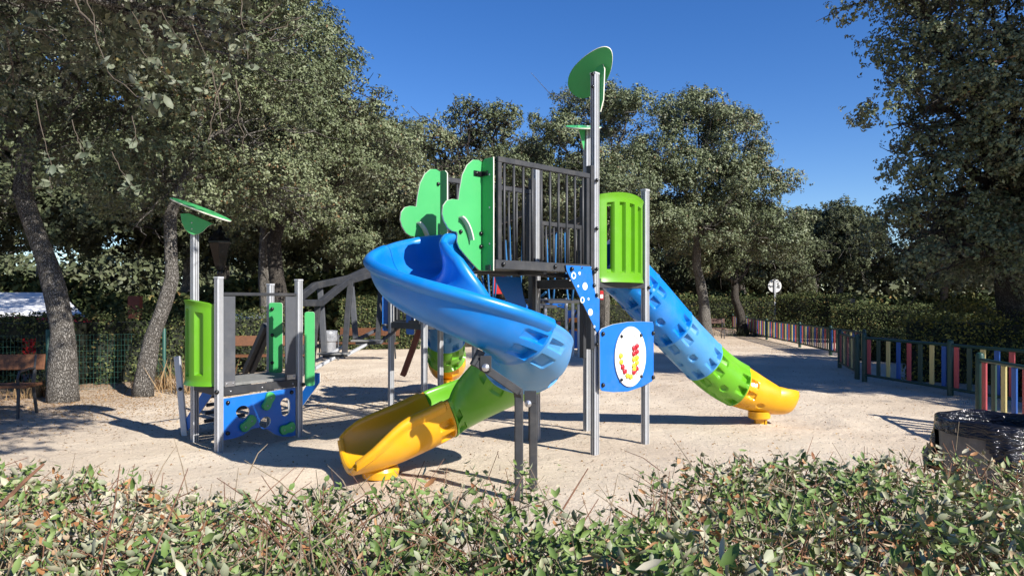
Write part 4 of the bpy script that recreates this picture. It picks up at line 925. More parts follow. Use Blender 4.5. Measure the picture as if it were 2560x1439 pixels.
# ---- moulded curved barrel panels with slots
def barrel(a, b_, z0, z1, bulge, nslots, mname, zt_fn, wid=.05, label=None, opened=(0,)):
    """curved panel between two posts bulging outward (away from side -n), with tall slots cut through"""
    a, b_ = Vector(a), Vector(b_); d = (b_ - a); L = d.length; d.normalize(); n_ = Vector((d.y, -d.x, 0)) * (1 if bulge > 0 else -1); bulge = abs(bulge)
    nu, nz = 110, 48; mb = MB()
    sl = [(i + .5) / nslots * .88 + .06 for i in range(nslots)]; opened = [sl[i] for i in opened]
    def slot(x, z, zz0, zz1):
        for c in sl:
            hw = .040 / L
            if c in opened and abs(x - c) < hw and zz0 + .13 < z < zz1 - .13:
                return True
        return False
    V = {}
    def pt(i, k, lay):
        key = (i, k, lay)
        if key in V: return V[key]
        x = i / nu; zt_ = zt_fn(x); z = z0 + (zt_ - z0) * k / nz
        o = bulge * (1 - (2 * x - 1) ** 2) ** .7
        rib = 0
        rim = .016 * (max(0, 1 - min(k, nz - k) / 2.5))
        for c in sl:
            dd = abs(x - c) * L
            if dd < .048 and .115 < (z - z0) and z < zt_ - .115: rib = -.040 * min(1, (.048 - dd) / .012)
        p = a + d * (L * x) + n_ * (o + (rim + rib if lay == 0 else -wid)) + Zv * z
        mb.v.append(tuple(p)); V[key] = len(mb.v) - 1; return V[key]
    cell = {}
    for i in range(nu):
        for k in range(nz):
            x = (i + .5) / nu; zt_ = zt_fn(x); z = z0 + (zt_ - z0) * (k + .5) / nz; cell[i, k] = not slot(x, z, z0, zt_)
    for (i, k), s_ in cell.items():
        if not s_: continue
        q = [(i, k), (i + 1, k), (i + 1, k + 1), (i, k + 1)]
        mb.f.append(tuple(pt(*c, 0) for c in q)); mb.m.append(0); mb.f.append(tuple(pt(*c, 1) for c in q[::-1])); mb.m.append(0)
        for e0, e1, nb_ in ((q[0], q[1], (i, k - 1)), (q[1], q[2], (i + 1, k)), (q[2], q[3], (i, k + 1)), (q[3], q[0], (i - 1, k))):
            if not cell.get(nb_, False): mb.f.append((pt(*e1, 0), pt(*e0, 0), pt(*e0, 1), pt(*e1, 1))); mb.m.append(0)
    return mb.part('barrel_panel', mname, PS, smooth='auto', label=label)
barrel(E + (Fp - E) * .07, Fp - (Fp - E) * .06, 1.80, 2.74, .09, 4, 'lime', lambda x: 2.77 - .02 * x - .05 * (2 * x - 1) ** 2, label='lime barrel shaped panel at the top of the main tower')
barrel(A_ + (C_ - A_) * .08, C_ - (C_ - A_) * .02, .68, 1.6, -.20, 3, 'lime', lambda x: 1.60 + .03 * x - .04 * (2 * x - 1) ** 2, label='green barrel shaped panel on the small tower', opened=())
# another blue board at the back of the main tower
plate('side_board', rrect(-.03, 2.25, .12, 2.72, .06), [], Fp + v * .1 + u * .07, v, Zv, .016, PS, face='pblue')

# ---- gusset boards with bubbles
def gusset(org, ax, bubbles=True, lab=None):
    o = [(0, 0), (.60, 0), (.62, -.10), (.65, -.22), (.70, -.32), (.76, -.38), (.80, -.385), (.80, -.80), (.77, -.83), (.74, -.80), (.02, -.06)]
    o = [(x * .66, y * .86) for x, y in o]
    p = plate('gusset_board', o[::-1], [], org, ax, Zv, .016, PS, face='pblue', edge='dgrey', label=lab)
    if bubbles:
        nn = Vector(ax).normalized().cross(Zv).normalized()
        for x, y, r, ring in ((.115, -.10, .035, 1), (.205, -.075, .017, 0), (.29, -.205, .038, 0), (.185, -.205, .012, 0), (.25, -.345, .032, 1), (.345, -.335, .014, 1), (.375, -.47, .036, 0), (.44, -.62, .014, 1), (.06, -.15, .006, 0)):
            b = MB(); o_ = Vector(org) + Vector(ax).normalized() * x + Zv * y + nn * .0095
            if ring: b.lathe(o_, [(r * .62, 0), (r * .62, .0015), (r, .0015), (r, 0)], 24, axis=nn)
            else: b.lathe(o_, [(r, 0), (r, .0015), (.0001, .0015)], 24, axis=nn)
            b.part('bubble_mark', 'white', p)
    return p
gusset(E - u * .50 - v * .035 + Zv * 1.955, u, lab='blue triangular board printed with white bubbles')
bolt(E - u * .42 - v * .047 + Zv * 1.92, -v, PS, 1.1); bolt(E - u * .07 - v * .045 + Zv * 1.9, -v, PS, 1.1); bolt(E - u * .07 - v * .045 + Zv * 1.76, -v, PS, 1.0)
gusset(J - u * .62 + v * .03 + Zv * 1.87, u, False, 'plain blue triangular board under the far edge of the deck')

# ---- game panel with beads
gp = E.lerp(Fp, .5) - v * .085; gd = (Fp - E).normalized(); gn = Vector((gd.y, -gd.x, 0))
def bow(y): return 0
go = [(-.47, .70), (-.475, 1.28), (-.44, 1.315), (-.25, 1.355), (0, 1.375), (.25, 1.375), (.46, 1.365), (.475, 1.33), (.475, .73), (.44, .70), (.25, .655), (0, .625), (-.25, .64), (-.44, .67)]
GP = plate('game_board', go[::-1], [], gp, gd, Zv, .018, PS, face='pblue', label='blue board with a white oval bead game')
b = MB(); b.lathe(gp + Zv * 1.0 + gn * .010 + gd * .02, [(1, 0), (1, .018), (.0001, .018)], 48, axis=gn)
def disk(cx, cz, rx, rz, off, m_, name, parent, th=.016, n=44):
    return plate(name, circle(cx, cz, rx, rz, n), [], gp + gn * off, gd, Zv, th, parent, face=m_, edge=m_ if m_ != 'white' else 'edge')
disk(.03, 1.0, .275, .325, .019, 'white', 'game_disk', GP)
f_ = gp + gn * .0275
def mark(pts, r, name='groove'):
    b = MB(); b.tube([f_ + gd * x + Zv * z + gn * .001 for x, z in pts], r, 6); return b.part(name, 'dgrey', GP, smooth=True)
mark([(.03 + .19 * math.cos(a), 1.0 + .235 * math.sin(a)) for a in np.linspace(R(105), R(300), 24)], .003)
mark([(.03 + .19 * math.cos(a), 1.0 + .235 * math.sin(a)) for a in np.linspace(R(75), R(-62), 24)], .003)
for x, z0, z1 in ((-.045, .80, 1.13), (.015, .79, 1.13), (.075, .80, 1.13), (.13, .80, 1.13)): mark([(x, z0), (x, z1)], .003)
for x in (-.015, .045):
    for k in range(5): mark([(x, .88 + .055 * k), (x + .001, .885 + .055 * k)], .005, 'hole_mark')
beads = [('y', -.155, 1.02), ('y', -.15, .955), ('r', -.125, .90), ('r', -.09, .85), ('y', -.04, .80), ('y', .015, .785), ('r', .073, 1.09), ('r', .128, 1.11), ('r', .073, 1.03), ('r', .128, 1.05), ('y', .073, .97), ('y', .128, .985), ('y', .073, .90), ('y', .128, .93), ('r', .073, .83), ('r', .122, .865), ('y', .075, .865)]
M['bead_r'] = mat('red_bead', (.50, .015, .03), .35); M['bead_y'] = mat('yellow_bead', (.8, .62, .04), .35)
bm_ = {}
for c in 'ry':
    b = MB(); b.lathe((0, 0, 0), [(.027, 0), (.028, .012), (.024, .018), (.0001, .019)], 20); bm_[c] = b.mesh('bead', ['bead_' + c], smooth=True)
qr = gn.to_track_quat('Z', 'Y').to_euler()
for c, x, z in beads: sub('bead', bm_[c], GP, loc=f_ + gd * x + Zv * z, rot=qr)
for x, z in ((-.14, 1.225), (.205, 1.225), (-.14, .765), (.21, .775)): bolt(f_ + gd * x + Zv * z, gn, PS, .9)
for x, z in ((-.43, 1.26), (.455, 1.24), (-.43, .73), (.455, .745)): bolt(gp + gn * .009 + gd * x + Zv * z, gn, PS, 1.15)

# ---- small tower at the left
AB = (B_ - A_).normalized(); nAB = Vector((AB.y, -AB.x, 0)); LAB = (B_ - A_).length
deck([A_ + AB * .05 + Vector((-.02, .06, 0)), B_ - AB * .05, D_, C_ + Vector((.05, .0, 0))], .70)
for a, b_ in ((A_, B_), (B_, D_), (D_, C_), (C_, A_)): d = (b_ - a).normalized() * .036; beam(a + d, b_ - d, .58, .665)
for x in (.12, .5, .9): rivet(A_ + AB * (LAB * x) + nAB * .024 + Zv * .62, nAB, PS)
q = MB(); q.bar(A_ + AB * .05 + Zv * 1.675, B_ - AB * .05 + Zv * 1.675, .04, .035); q.part('top_rail', 'black', PS, bevel=.004)
for t0, t1 in ((.05, .20), (LAB - .20, LAB - .05)):
    q = MB(); c = A_ + AB * ((t0 + t1) / 2); q.box(c + Zv * 1.163, AB, nAB, Zv, (t1 - t0) / 2, .009, .49); q.part('guard_board', 'dgrey', PS, bevel=.003)
    q = MB(); q.box(c + Zv * .70 + nAB * .012, AB, nAB, Zv, .062, .004, .028); o = q.part('angle_bracket', 'silver', PS)
    for s_ in (-.04, .04): rivet(c + AB * s_ + Zv * .705 + nAB * .017, nAB, PS)
co_ = [(.05, .55), (LAB - .055, .57), (LAB - .055, .0), (LAB - .12, -.005), (LAB - .24, .01), (LAB - .36, .06), (LAB - .46, .13), (LAB - .56, .175), (LAB - .68, .165), (.30, .115), (.18, .10), (.05, .10)]
holes = [smoothpoly([(.20, .40), (.27, .45), (.36, .43), (.39, .36), (.33, .29), (.27, .30), (.22, .34)], 2), smoothpoly([(.50, .22), (.57, .28), (.64, .28), (.68, .22), (.64, .16), (.55, .14)], 2), smoothpoly([(.80, .42), (.87, .47), (.95, .44), (.95, .30), (.90, .24), (.82, .27), (.83, .34)], 2)]
CP = plate('climbing_board', [(x, y) for x, y in co_][::-1], holes, A_ + nAB * .0, AB, Zv, .02, PS, face='pblue', label='blue board with cut-out foot holes and green grips')
for cx, cz, an in ((.62, .45, 60), (.345, .235, 35), (.885, .10, 8)):
    o = []
    for x, y in smoothpoly([(-.10, .03), (-.07, .065), (-.02, .05), (.03, .055), (.08, .07), (.115, .03), (.11, -.04), (.06, -.065), (.0, -.045), (-.05, -.06), (-.1, -.03)], 2):
        a = R(an); o.append((cx + x * math.cos(a) - y * math.sin(a), cz + x * math.sin(a) + y * math.cos(a)))
    plate('grip', o, [], A_ + nAB * .03, AB, Zv, .036, CP, face='pgreen', edge='pgreen', bev=.008)
    for s_ in (-.05, .05): rivet(A_ + nAB * .049 + AB * (cx + s_ * math.cos(R(an))) + Zv * (cz + s_ * math.sin(R(an))), nAB, PS)
for x, z in ((.10, .50), (LAB - .12, .52), (.10, .17), (LAB - .12, .07)): bolt(A_ + AB * x + Zv * z + nAB * .010, nAB, PS, 1.15)
bolt(A_ + Vector((.0, -.05, .63)), (0, -1, 0), PS, 1.2); bolt(B_ + Vector((.055, -.02, .60)), (1, -.3, 0), PS, 1.2)
# green boards at the bridge entrance
plate('entrance_board', rrect(0, .69, .17, 1.58, .03), [], D_ + Vector((.0, -.055, 0)) + Vector((.0, 0, 0)), (1, .05, 0), Zv, .018, PS, label='green board beside the bridge opening, with lower half in shade')
for z in (1.5, 1.17, .82): bolt(D_ + Vector((.045, -.065, z)), (0, -1, 0), PS, 1.1)
plate('entrance_board', rrect(.05, .57, .17, 1.47, .03), [], B_ + Vector((.0, .06, 0)), (1, .3, 0), Zv, .018, PS, label='green board fixed to the right-hand post of the small tower')
# stairs behind the small tower at the left
st0 = C_ + Vector((.0, .05, 0)); sdir = Vector((-.42, .9, 0)).normalized()
for k in range(5):
    z = .56 - .115 * k; c = C_ * .5 + D_ * .5 + Vector((-.10, .12, 0)) + Vector((-.35, .62, 0)) * (k * .16)
    q = MB(); q.box(c + Zv * z, (D_ - C_), sdir, Zv, .30, .07, .014); q.part('step', 'dgrey', PS, bevel=.003)
sh = at(452, 1000, 8.55); s_top = at(443, 890, 8.6); s_bot = at(463, 1082, 8.52)
for off, z1 in ((Vector((0, 0, 0)), 0), (Vector((.98, .95, 0)), 0)):
    q = MB(); a_ = Vector((s_bot.x, s_bot.y, -.05)) + off; b_ = s_top + off
    if off.length: a_.z = -.05; b_ = Vector((b_.x + .05, b_.y, 1.0))
    q.bar(a_, b_, .07, .09, up=(.3, -.95, 0)); q.part('stair_post', 'alu', PS, bevel=.008)
    o = [(0, 0), (.42, .50), (.42, .62), (.34, .62), (-.02, .16), (-.05, 0)]
    plate('stair_side', o, [], Vector((s_bot.x + .03, s_bot.y, 0.04)) + off, (.9, -.35, 0), Zv, .016, PS, face='pblue')
bolt(s_top.lerp(s_bot, .42) + Vector((.02, -.05, 0)), (0, -1, 0), PS, 1.1)
for dx in (0, .16):
    q = MB(); q.bar(at(612 + dx * 100, 930, 10), at(664 + dx * 90, 812, 9.3), .06, .09); q.part('stair_handrail', 'black', PS, bevel=.006)

# ---- stepping bridge to the rear tower
def poly_bar(name, pts, wd, ht, m_='black', parent=PS):
    q = MB()
    for k in range(len(pts) - 1): q.bar(pts[k], pts[k + 1], wd, ht)
    return q.part(name, m_, parent, bevel=.004)
BR = part_empty('stepping_bridge', (-2.4, 9.9, 0), 'dark steel bridge of hanging steps rising to the rear tower')
nearr = [at(745, 757, 8.65), at(801, 757, 9.2), at(868, 703, 10.0), at(940, 682, 10.8), at(975, 676, 11.1)]
farr = [at(745, 748, 8.95), at(787, 714, 9.35), at(873, 695, 10.1), at(918, 674, 10.6), at(985, 678, 11.3)]
poly_bar('side_rail', nearr, .07, .085, parent=BR); poly_bar('side_rail', farr, .07, .085, parent=BR)
hang = [((795, 762, 9.2), (778, 930, 9.1), (800, 716, 9.55), (811, 880, 9.45)), ((877, 702, 10.05), (861, 890, 9.75), (878, 700, 10.3), (889, 846, 10.2)), ((955, 690, 10.8), (944, 860, 10.4), (950, 678, 11.0), (962, 812, 10.9))]
for n0, n1, f0, f1 in hang:
    n0, n1, f0, f1 = (at(*q) for q in (n0, n1, f0, f1))
    m0 = n0.lerp(n1, .32) + Vector((-.035, 0, 0)); q = MB(); q.bar(n0, m0 + Vector((.03, 0, 0)), .075, .05, up=(0, 1, 0)); q.bar(m0 + Vector((.03, 0, .02)), n1, .075, .05, up=(0, 1, 0)); q.part('hanger', 'black', BR, bevel=.004)
    m0 = f0.lerp(f1, .30); q = MB(); q.bar(f0, m0, .07, .05, up=(0, 1, 0)); q.bar(m0 + Vector((0, 0, .02)), f1, .075, .05, up=(0, 1, 0)); q.part('hanger', 'dgrey', BR, bevel=.004)
stp = [(835, 883, 9.45), (915, 851, 10.05), (990, 811, 10.7)]
for px, py, d in stp:
    c = at(px, py, d); q = MB(); q.box(c, (1, .12, 0), (-.12, 1, 0), Zv, .205, .10, .012); q.part('step', 'deck', BR, bevel=.003)
    q = MB(); q.box(c + Vector((0, -.0, -.035)), (1, .12, 0), (-.12, 1, 0), Zv, .14, .07, .018); q.part('step_bracket', 'black', BR)
for a, b_ in (((778, 925, 9.12), (845, 888, 9.45)), ((866, 887, 9.75), (925, 855, 10.05)), ((948, 858, 10.4), (998, 816, 10.7)), ((790, 902, 9.5), (860, 865, 9.95)), ((890, 850, 10.2), (945, 822, 10.6))):
    q = MB(); q.bar(at(*a), at(*b_), .05, .035); q.part('link_bar', 'alu' if a[1] > 880 else 'dgrey', BR, bevel=.003)

# ---- rear tower
deck([Hp, H2, H3, I], 1.30)
for a, b_ in ((Hp, H2), (H2, H3), (H3, I), (I, Hp)): d = (b_ - a).normalized() * .036; beam(a + d, b_ - d, 1.20, 1.29)
plate('side_board', rrect(-.12, 1.15, .10, 1.95, .04), [], Hp + Vector((-.02, .06, 0)), (1, .2, 0), Zv, .018, PS, face='pblue')
plate('side_board', rrect(.0, 1.12, .2, 1.62, .04), [], Vector((-1.52, 10.25, 0)), (.7, -.72, 0), Zv, .018, PS, face='pblue')
bolt(Hp + Vector((.03, -.05, 1.6)), (0, -1, 0), PS, 1.1)
q = MB(); q.bar(at(1008, 937, 11.6), at(1050, 822, 11.4), .09, .12, up=(0, 1, 0)); q.part('leaning_brace', 'redwood', PS, bevel=.006)
railing(Hp + Vector((.06, .05, 0)), H2 - Vector((.05, 0, 0)), 1.3, 2.2, 5, low=True)

# ---- rope bridge between the rear tower and the main tower
RB = part_empty('rope_bridge', (.4, 10, 1.4), 'rope bridge with blue ropes hanging from two dark rails')
ra = [at(1190, 578, 11.0), at(1338, 522, 8.5)]; rb_ = [at(1345, 592, 11.2), at(1462, 546, 9.0)]
poly_bar('hand_rail', ra, .05, .07, parent=RB); poly_bar('hand_rail', rb_, .05, .07, parent=RB)
def rope(pts, r=.014):
    q = MB(); q.tube(pts, r, 8); return q.part('rope', 'rope', RB, smooth=True)
for rr_, dpx in ((ra, 0), (rb_, 0)):
    for k in range(2):
        t0 = .22 + .4 * k; p0 = rr_[0].lerp(rr_[1], t0); p1 = rr_[0].lerp(rr_[1], min(1, t0 + .22)); zb_ = 1.56 + .03 * k
        L = [];
        for j in range(17):
            q_ = j / 16; z = p0.z + (p1.z - p0.z) * q_; L.append(Vector((p0.x + (p1.x - p0.x) * q_, p0.y + (p1.y - p0.y) * q_, z - (z - zb_) * (1 - abs(2 * q_ - 1) ** 3.2))))
        rope(L)
        q = MB(); q.tube([p0 + Zv * .045, p0 - Zv * .10], .022, 8); q.part('rope_clamp', 'cap', RB, smooth='auto')
for px, d in ((1228, 10.4), (1263, 9.9)):
    a = at(px, 600 if px < 1300 else 690, d); rope([a, at(px + 6, 690, d), at(px + 3, 760, d)], .013)
for k in range(4):   # tread boards of the rope bridge and its frame
    t_ = k / 3; c = Vector((.55 - .35 * k, 9.5 + .55 * k, 1.60 - .07 * k)); q = MB(); q.box(c, (.86, .5, 0), (-.5, .86, .08), Zv, .42, .16, .018); q.part('tread', 'black', RB, bevel=.003)
rope([at(1205, 690, 10.5), at(1215, 742, 10.3), at(1260, 752, 10), at(1345, 748, 9.6), at(1365, 730, 9.4)], .014)
b = MB(); c = at(1246, 712, 12.5); b.box(c, (1, 0, 0), (0, 1, 0), Zv, .09, .02, .16); b.part('red_board', 'red', PS, bevel=.006)

# ------------------------------------------------------------------ benches
def bench(x, y, rz, label, slm='bwood', s=1.0, w_=1.7):
    t = thing('park_bench', label, 'bench', (x, y, 0), 'wooden benches round the playground'); m_ = Matrix.Rotation(rz, 3, 'Z')
    def W(a, b, c): return Vector((x, y, 0)) + m_ @ Vector((a, b, c))
    ax, ay = m_ @ Vector((1, 0, 0)), m_ @ Vector((0, 1, 0))
    for k in range(3): b = MB(); b.box(W(0, -.16 + .15 * k, .44), ax, ay, Zv, w_ / 2, .065, .018); b.part('seat_slat', slm, t, bevel=.005)
    for k, (yy, z) in enumerate(((.27, .74), (.28, .765))[:1]): b = MB(); b.box(W(0, yy, z), ax, (ay * .2 + Zv), (ay - Zv * .2), w_ / 2, .11, .016); b.part('backrest', slm, t, bevel=.005)
    for sx in (-w_ / 2 + .12, w_ / 2 - .12):
        b = MB(); b.tube([W(sx, -.20, 0), W(sx, -.17, .42), W(sx, .0, .415), W(sx, .20, .42)], .022, 8); b.part('leg', 'black', t, smooth='auto')
        b = MB(); b.tube([W(sx, .30, 0), W(sx, .20, .42), W(sx, .29, .84)], .022, 8); b.part('leg', 'black', t, smooth='auto')
        b = MB(); b.tube([W(sx, -.17, .42), W(sx, -.2, .55), W(sx, -.15, .64), W(sx, .1, .66), W(sx, .26, .66)], .016, 8); b.part('armrest', 'black', t, smooth='auto')
    t.scale = (s,) * 3; return t
bench(-7.42, 9.7, R(8), 'brown bench with black armrests in front of the wire fence, beside the leaning oak')
bench(-5.2, 15.2, R(12), 'orange-brown bench seen through the small tower')
bench(-4.0, 19.6, R(-6), 'brown bench beside the steel litter bin, behind the stepping bridge')
bench(8.15, 30.5, R(-4), 'dark brown bench near the curved oak, beyond the tube slide', 'bwood2', w_=2.0)
# steel bin with a bag
p = gr(833, 888); p = Vector((-4.95, 19.2, 0)); t = thing('steel_bin', 'grey galvanised steel bin with a clear bag over its rim', 'litter bin', p)
b = MB(); b.lathe(p, [(0, .12), (.19, .12), (.22, .75), (.225, .75), (.21, .72), (.0, .7)], 24); b.part('bin_body', 'bsteel', t, smooth='auto')
M['clear'] = mat('clear_bag', (.28, .29, .31), .25, var=.5, scale=12, bump=1, bscale=20)
b = MB(); b.lathe(p, [(.235, .52), (.242, .6), (.232, .7), (.242, .8), (.22, .805), (.2, .7)], 26); b.part('bin_bag', 'clear', t, smooth=True)
for sx in (-.25, .25): b = MB(); b.tube([p + Vector((sx, .05, 0)), p + Vector((sx, .05, .7))], .02, 8); b.part('post', 'dgrey', t, smooth='auto')
# street lamp behind the small tower
p = Vector((-5.7, 13.9, 0)); t = thing('street_lamp', 'old black street lamp with a lantern head behind the small tower roof', 'street lamp', p)
b = MB(); b.lathe(p, [(.12, 0), (.12, .25), (.075, .35), (.055, .9), (.048, 2.1), (.06, 2.14), (.03, 2.2)], 16); b.part('lamp_pole', 'cap', t, smooth='auto')
b = MB(); b.lathe(p, [(.07, 2.2), (.10, 2.28), (.21, 2.72), (.225, 2.73), (.225, 2.76)], 6); b.part('lantern', 'cap', t)
b = MB(); b.lathe(p, [(.24, 2.76), (.13, 2.92), (.06, 2.98), (.05, 3.05), (.0, 3.12)], 6); b.part('lamp_cap', 'cap', t)
# green wire fence at the left
t = thing('wire_fence', 'green welded wire fence with round posts in front of the left hedge', 'fence', (-9, 12.0, 0))
a = Vector((-10.5, 11.7, 0)); e = Vector((-6.4, 13.1, 0)); d = (e - a).normalized(); L = (e - a).length; mb = MB()
for k in range(int(L / .055)):
    p = a + d * (.055 * k); mb.bar(p + Zv * .03, p + Zv * 1.0, .003, .003, up=(0, 1, 0))
for k in range(11): mb.bar(a + Zv * (.03 + .097 * k), e + Zv * (.03 + .097 * k), .003, .003)
kindset(mb.part('wire_mesh', 'mesh', t), 'stuff')
for px in (-8.15, -6.4):
    f = (px - a.x) / (e.x - a.x); p = a.lerp(e, f); b = MB(); b.tube([p, p + Zv * 1.08, p + Zv * 1.1], [.032, .032, .02], 12); b.part('post', 'mesh', t, smooth='auto')
# white low building with ribbed roof at the left, far white sheets
def slab(name, quad, th, m_, label, cat, ribs=0, kids=None):
    q = [Vector(p) for p in quad]; c = sum(q, Vector()) / 4; n_ = (q[1] - q[0]).cross(q[3] - q[0]).normalized()
    t = thing(name, label, cat, (c.x, c.y, 0)); k = max(1, ribs)
    for j in range(k):
        f0, f1 = j / k, (j + 1) / k - .012; r = [q[0].lerp(q[3], f0), q[1].lerp(q[2], f0), q[1].lerp(q[2], f1), q[0].lerp(q[3], f1)]
        b = MB(); b.add(r + [p - n_ * th for p in r], [(0, 1, 2, 3), (7, 6, 5, 4), (0, 4, 5, 1), (1, 5, 6, 2), (2, 6, 7, 3), (3, 7, 4, 0)]); b.part('roof_panel', m_, t)
    return t
bt = slab('white_building', [at(-120, 800, 20), at(222, 800, 21), at(150, 730, 24), at(-120, 730, 24)], .05, 'wwall', 'low building with a sunlit white panelled roof behind the left hedge', 'building', 5)
b = MB(); b.box(at(40, 800, 23) + Vector((0, 0, -.55)), (1, 0, 0), (0, 1, 0), Zv, 2.6, 1.0, .55); b.part('wall', 'brick', bt)
slab('white_awning', [at(575, 800, 21), at(668, 800, 21), at(662, 782, 22), at(575, 782, 22)], .04, 'wwall', 'narrow white awning showing above the hedge behind the small tower', 'awning', 2)
b = MB(); c = at(338, 768, 22); b.box(c, (1, 0, 0), (0, 1, 0), Zv, .18, .1, .35); o = b.mesh('brick_pier', ['brick'], (c.x, c.y, 0)); t = thing('brick_pier', 'red-brown brick pier seen above the hedge between the two left oaks', 'pier', (c.x, c.y, 0), mesh=o)
# parked red car glimpsed through the wire fence: body, cabin, wheels
cx, cy = -10.9, 16.2
t = thing('parked_car', 'red car glimpsed through the wire fence and hedge at the left', 'car', (cx, cy, 0))
pr = [(-2.0, .35), (-2.05, .7), (-1.9, .85), (-1.2, .92), (-.7, 1.24), (.7, 1.26), (1.25, .92), (1.9, .84), (2.05, .65), (2.0, .35)]
b = MB(); n = len(pr); b.v = [(cx + x, cy - .8 + (.12 if z > 1. else 0), z) for x, z in pr] + [(cx + x, cy + .8 - (.12 if z > 1. else 0), z) for x, z in pr]
b.f = [tuple(range(n)), tuple(range(n, 2 * n))[::-1]] + [(k, n + k, n + (k + 1) % n, (k + 1) % n) for k in range(n)]; b.m = [0] * len(b.f); b.part('body', 'red', t, bevel=.03)
b = MB(); b.box((cx, cy - .815 + .06, 1.07), (1, 0, 0), (0, 1, 0), Zv, .62, .01, .13); b.part('side_window', 'cap', t)
for sx in (-1.3, 1.3):
    for sy in (-.78, .78): b = MB(); b.lathe((cx + sx, cy + sy, .32), [(0, -.09), (.3, -.09), (.32, -.05), (.32, .05), (.3, .09), (0, .09)], 20, axis=(0, 1, 0)); b.part('wheel', 'cap', t, smooth='auto')

# round sign on a pole
p = Vector((12.25, 33.2, 0)); t = thing('road_sign', 'round white sign with faded black marks on a grey pole beyond the fence', 'sign', p)
b = MB(); b.box(p + Zv * 1.28 + Vector((0, -.04, 0)), (1, 0, 0), (0, 1, 0), Zv, .045, .03, 1.32); b.part('pole', 'alu', t, bevel=.006)
b = MB(); b.lathe(p + Zv * 2.30, [(0, -.01), (.31, -.01), (.31, .01), (0, .01)], 32, axis=(0, -1, 0)); sg = b.part('sign_disk', 'white', t)
for x, z, w_, h_ in ((-.17, -.02, .07, .035), (-.2, -.07, .04, .02), (.14, .10, .05, .03), (.17, .0, .06, .05), (.11, -.07, .03, .03), (.19, -.09, .045, .03)):
    b = MB(); b.box(p + Vector((x, -.013, 2.30 + z)), (1, 0, 0), (0, 1, 0), Zv, w_, .003, h_); b.part('sign_mark', 'dgrey', sg, bevel=.002)
# little red tag on the dark trunk
p = at(1504, 738, 22); t = thing('red_notice', 'small red and white notice fixed to a dark tree trunk', 'notice', p)
b = MB(); b.box(p, (1, 0, 0), (0, 1, 0), Zv, .055, .012, .14); b.part('notice_board', 'red', t, bevel=.01)
b = MB(); b.box(p + Vector((0, -.014, -.03)), (1, 0, 0), (0, 1, 0), Zv, .045, .004, .06); b.part('notice_print', 'white', t)
make_oak('holm_oak', [(2.75, 22.4, 0), (2.8, 22.4, 1.2), (2.72, 22.4, 2.4), (2.9, 22.5, 3.4)], [(2.3, 22.6, 4.4, 1.2, 1.2, .8), (3.3, 22.5, 4.9, 1.2, 1.2, .9)], 900, 20, .17, .085, 91, bark='bark2', r0=.17, twigs=6, group=GRP, label='slender dark oak carrying the small red notice')

# small playhouse at the back between the towers
cx, cy = at(1400, 800, 21).x, 21.0
t = thing('small_playhouse', 'small blue and orange climbing house with silver posts at the back', 'climbing frame', (cx, cy, 0))
def px(x, y, d=21.): return at(x, y, d)
for x, y0, d in ((1364, 745, 21), (1416, 745, 21), (1432, 750, 20.4), (1447, 760, 20.4), (1490, 790, 21)):
    a = px(x, y0, d); b = MB(); b.tube([(a.x, a.y, -.05), a], .045, 10); b.part('post', 'alu', t, smooth='auto')
def pp(pts, name, m_, dy=0, holes=(), d=21.):
    o = px(pts[0][0], 752, d); q = [((x - pts[0][0]) / F * d, EYE - (y - 752) / F * d) for x, y in pts]; hh = [[((x - pts[0][0]) / F * d, EYE - (y - 752) / F * d) for x, y in h] for h in holes]
    return plate(name, q, hh, Vector((o.x, d + dy, 0)), (1, 0, 0), Zv, .02, t, face=m_, edge=m_)
pp([(1362, 757), (1375, 756), (1388, 751), (1400, 756), (1412, 757), (1410, 768), (1412, 771), (1398, 768), (1387, 765), (1375, 768), (1363, 771), (1365, 764)], 'arch_board', 'pblue', -.06, [[(1369, 761), (1379, 759), (1379, 762), (1369, 763)], [(1394, 760), (1405, 762), (1405, 764), (1394, 763)]])
pp([(1418, 776), (1455, 774), (1455, 800), (1418, 805)], 'wall_board', 'pblue', .02); pp([(1423, 824), (1455, 822), (1455, 870), (1423, 872)], 'wall_board', 'pblue', .05); pp([(1455, 790), (1500, 792), (1500, 872), (1455, 872)], 'wall_board', 'pblue', .3)
pp([(1421, 795), (1435, 793), (1455, 795), (1455, 806), (1440, 805), (1422, 807)], 'trim_board', 'orange', -.07); pp([(1432, 820), (1452, 822), (1452, 827), (1432, 826)], 'trim_board', 'orange', -.09)
for x0, x1 in ((1403, 1409), (1412, 1420)): pp([(x0, 824), (x1, 824), (x1, 862), (x0, 862)], 'side_strip', 'yellow', -.08)
pp([(1366, 806), (1374, 806), (1374, 822), (1366, 822)], 'low_board', 's_blue', -.05); pp([(1394, 803), (1401, 803), (1401, 820), (1394, 820)], 'low_board', 's_red', -.05); pp([(1383, 803), (1390, 803), (1390, 820), (1383, 820)], 'low_board', 's_blue', -.05)
b = MB(); b.bar(px(1364, 803), px(1416, 803), .04, .05); b.part('rail', 'cap', t); b = MB(); b.bar(px(1364, 824), px(1416, 824), .04, .05); b.part('rail', 'cap', t)
b = MB(); b.bar(px(1423, 812, 20.5), px(1448, 768, 20.5), .04, .06); b.part('diagonal_bar', 'black', t)

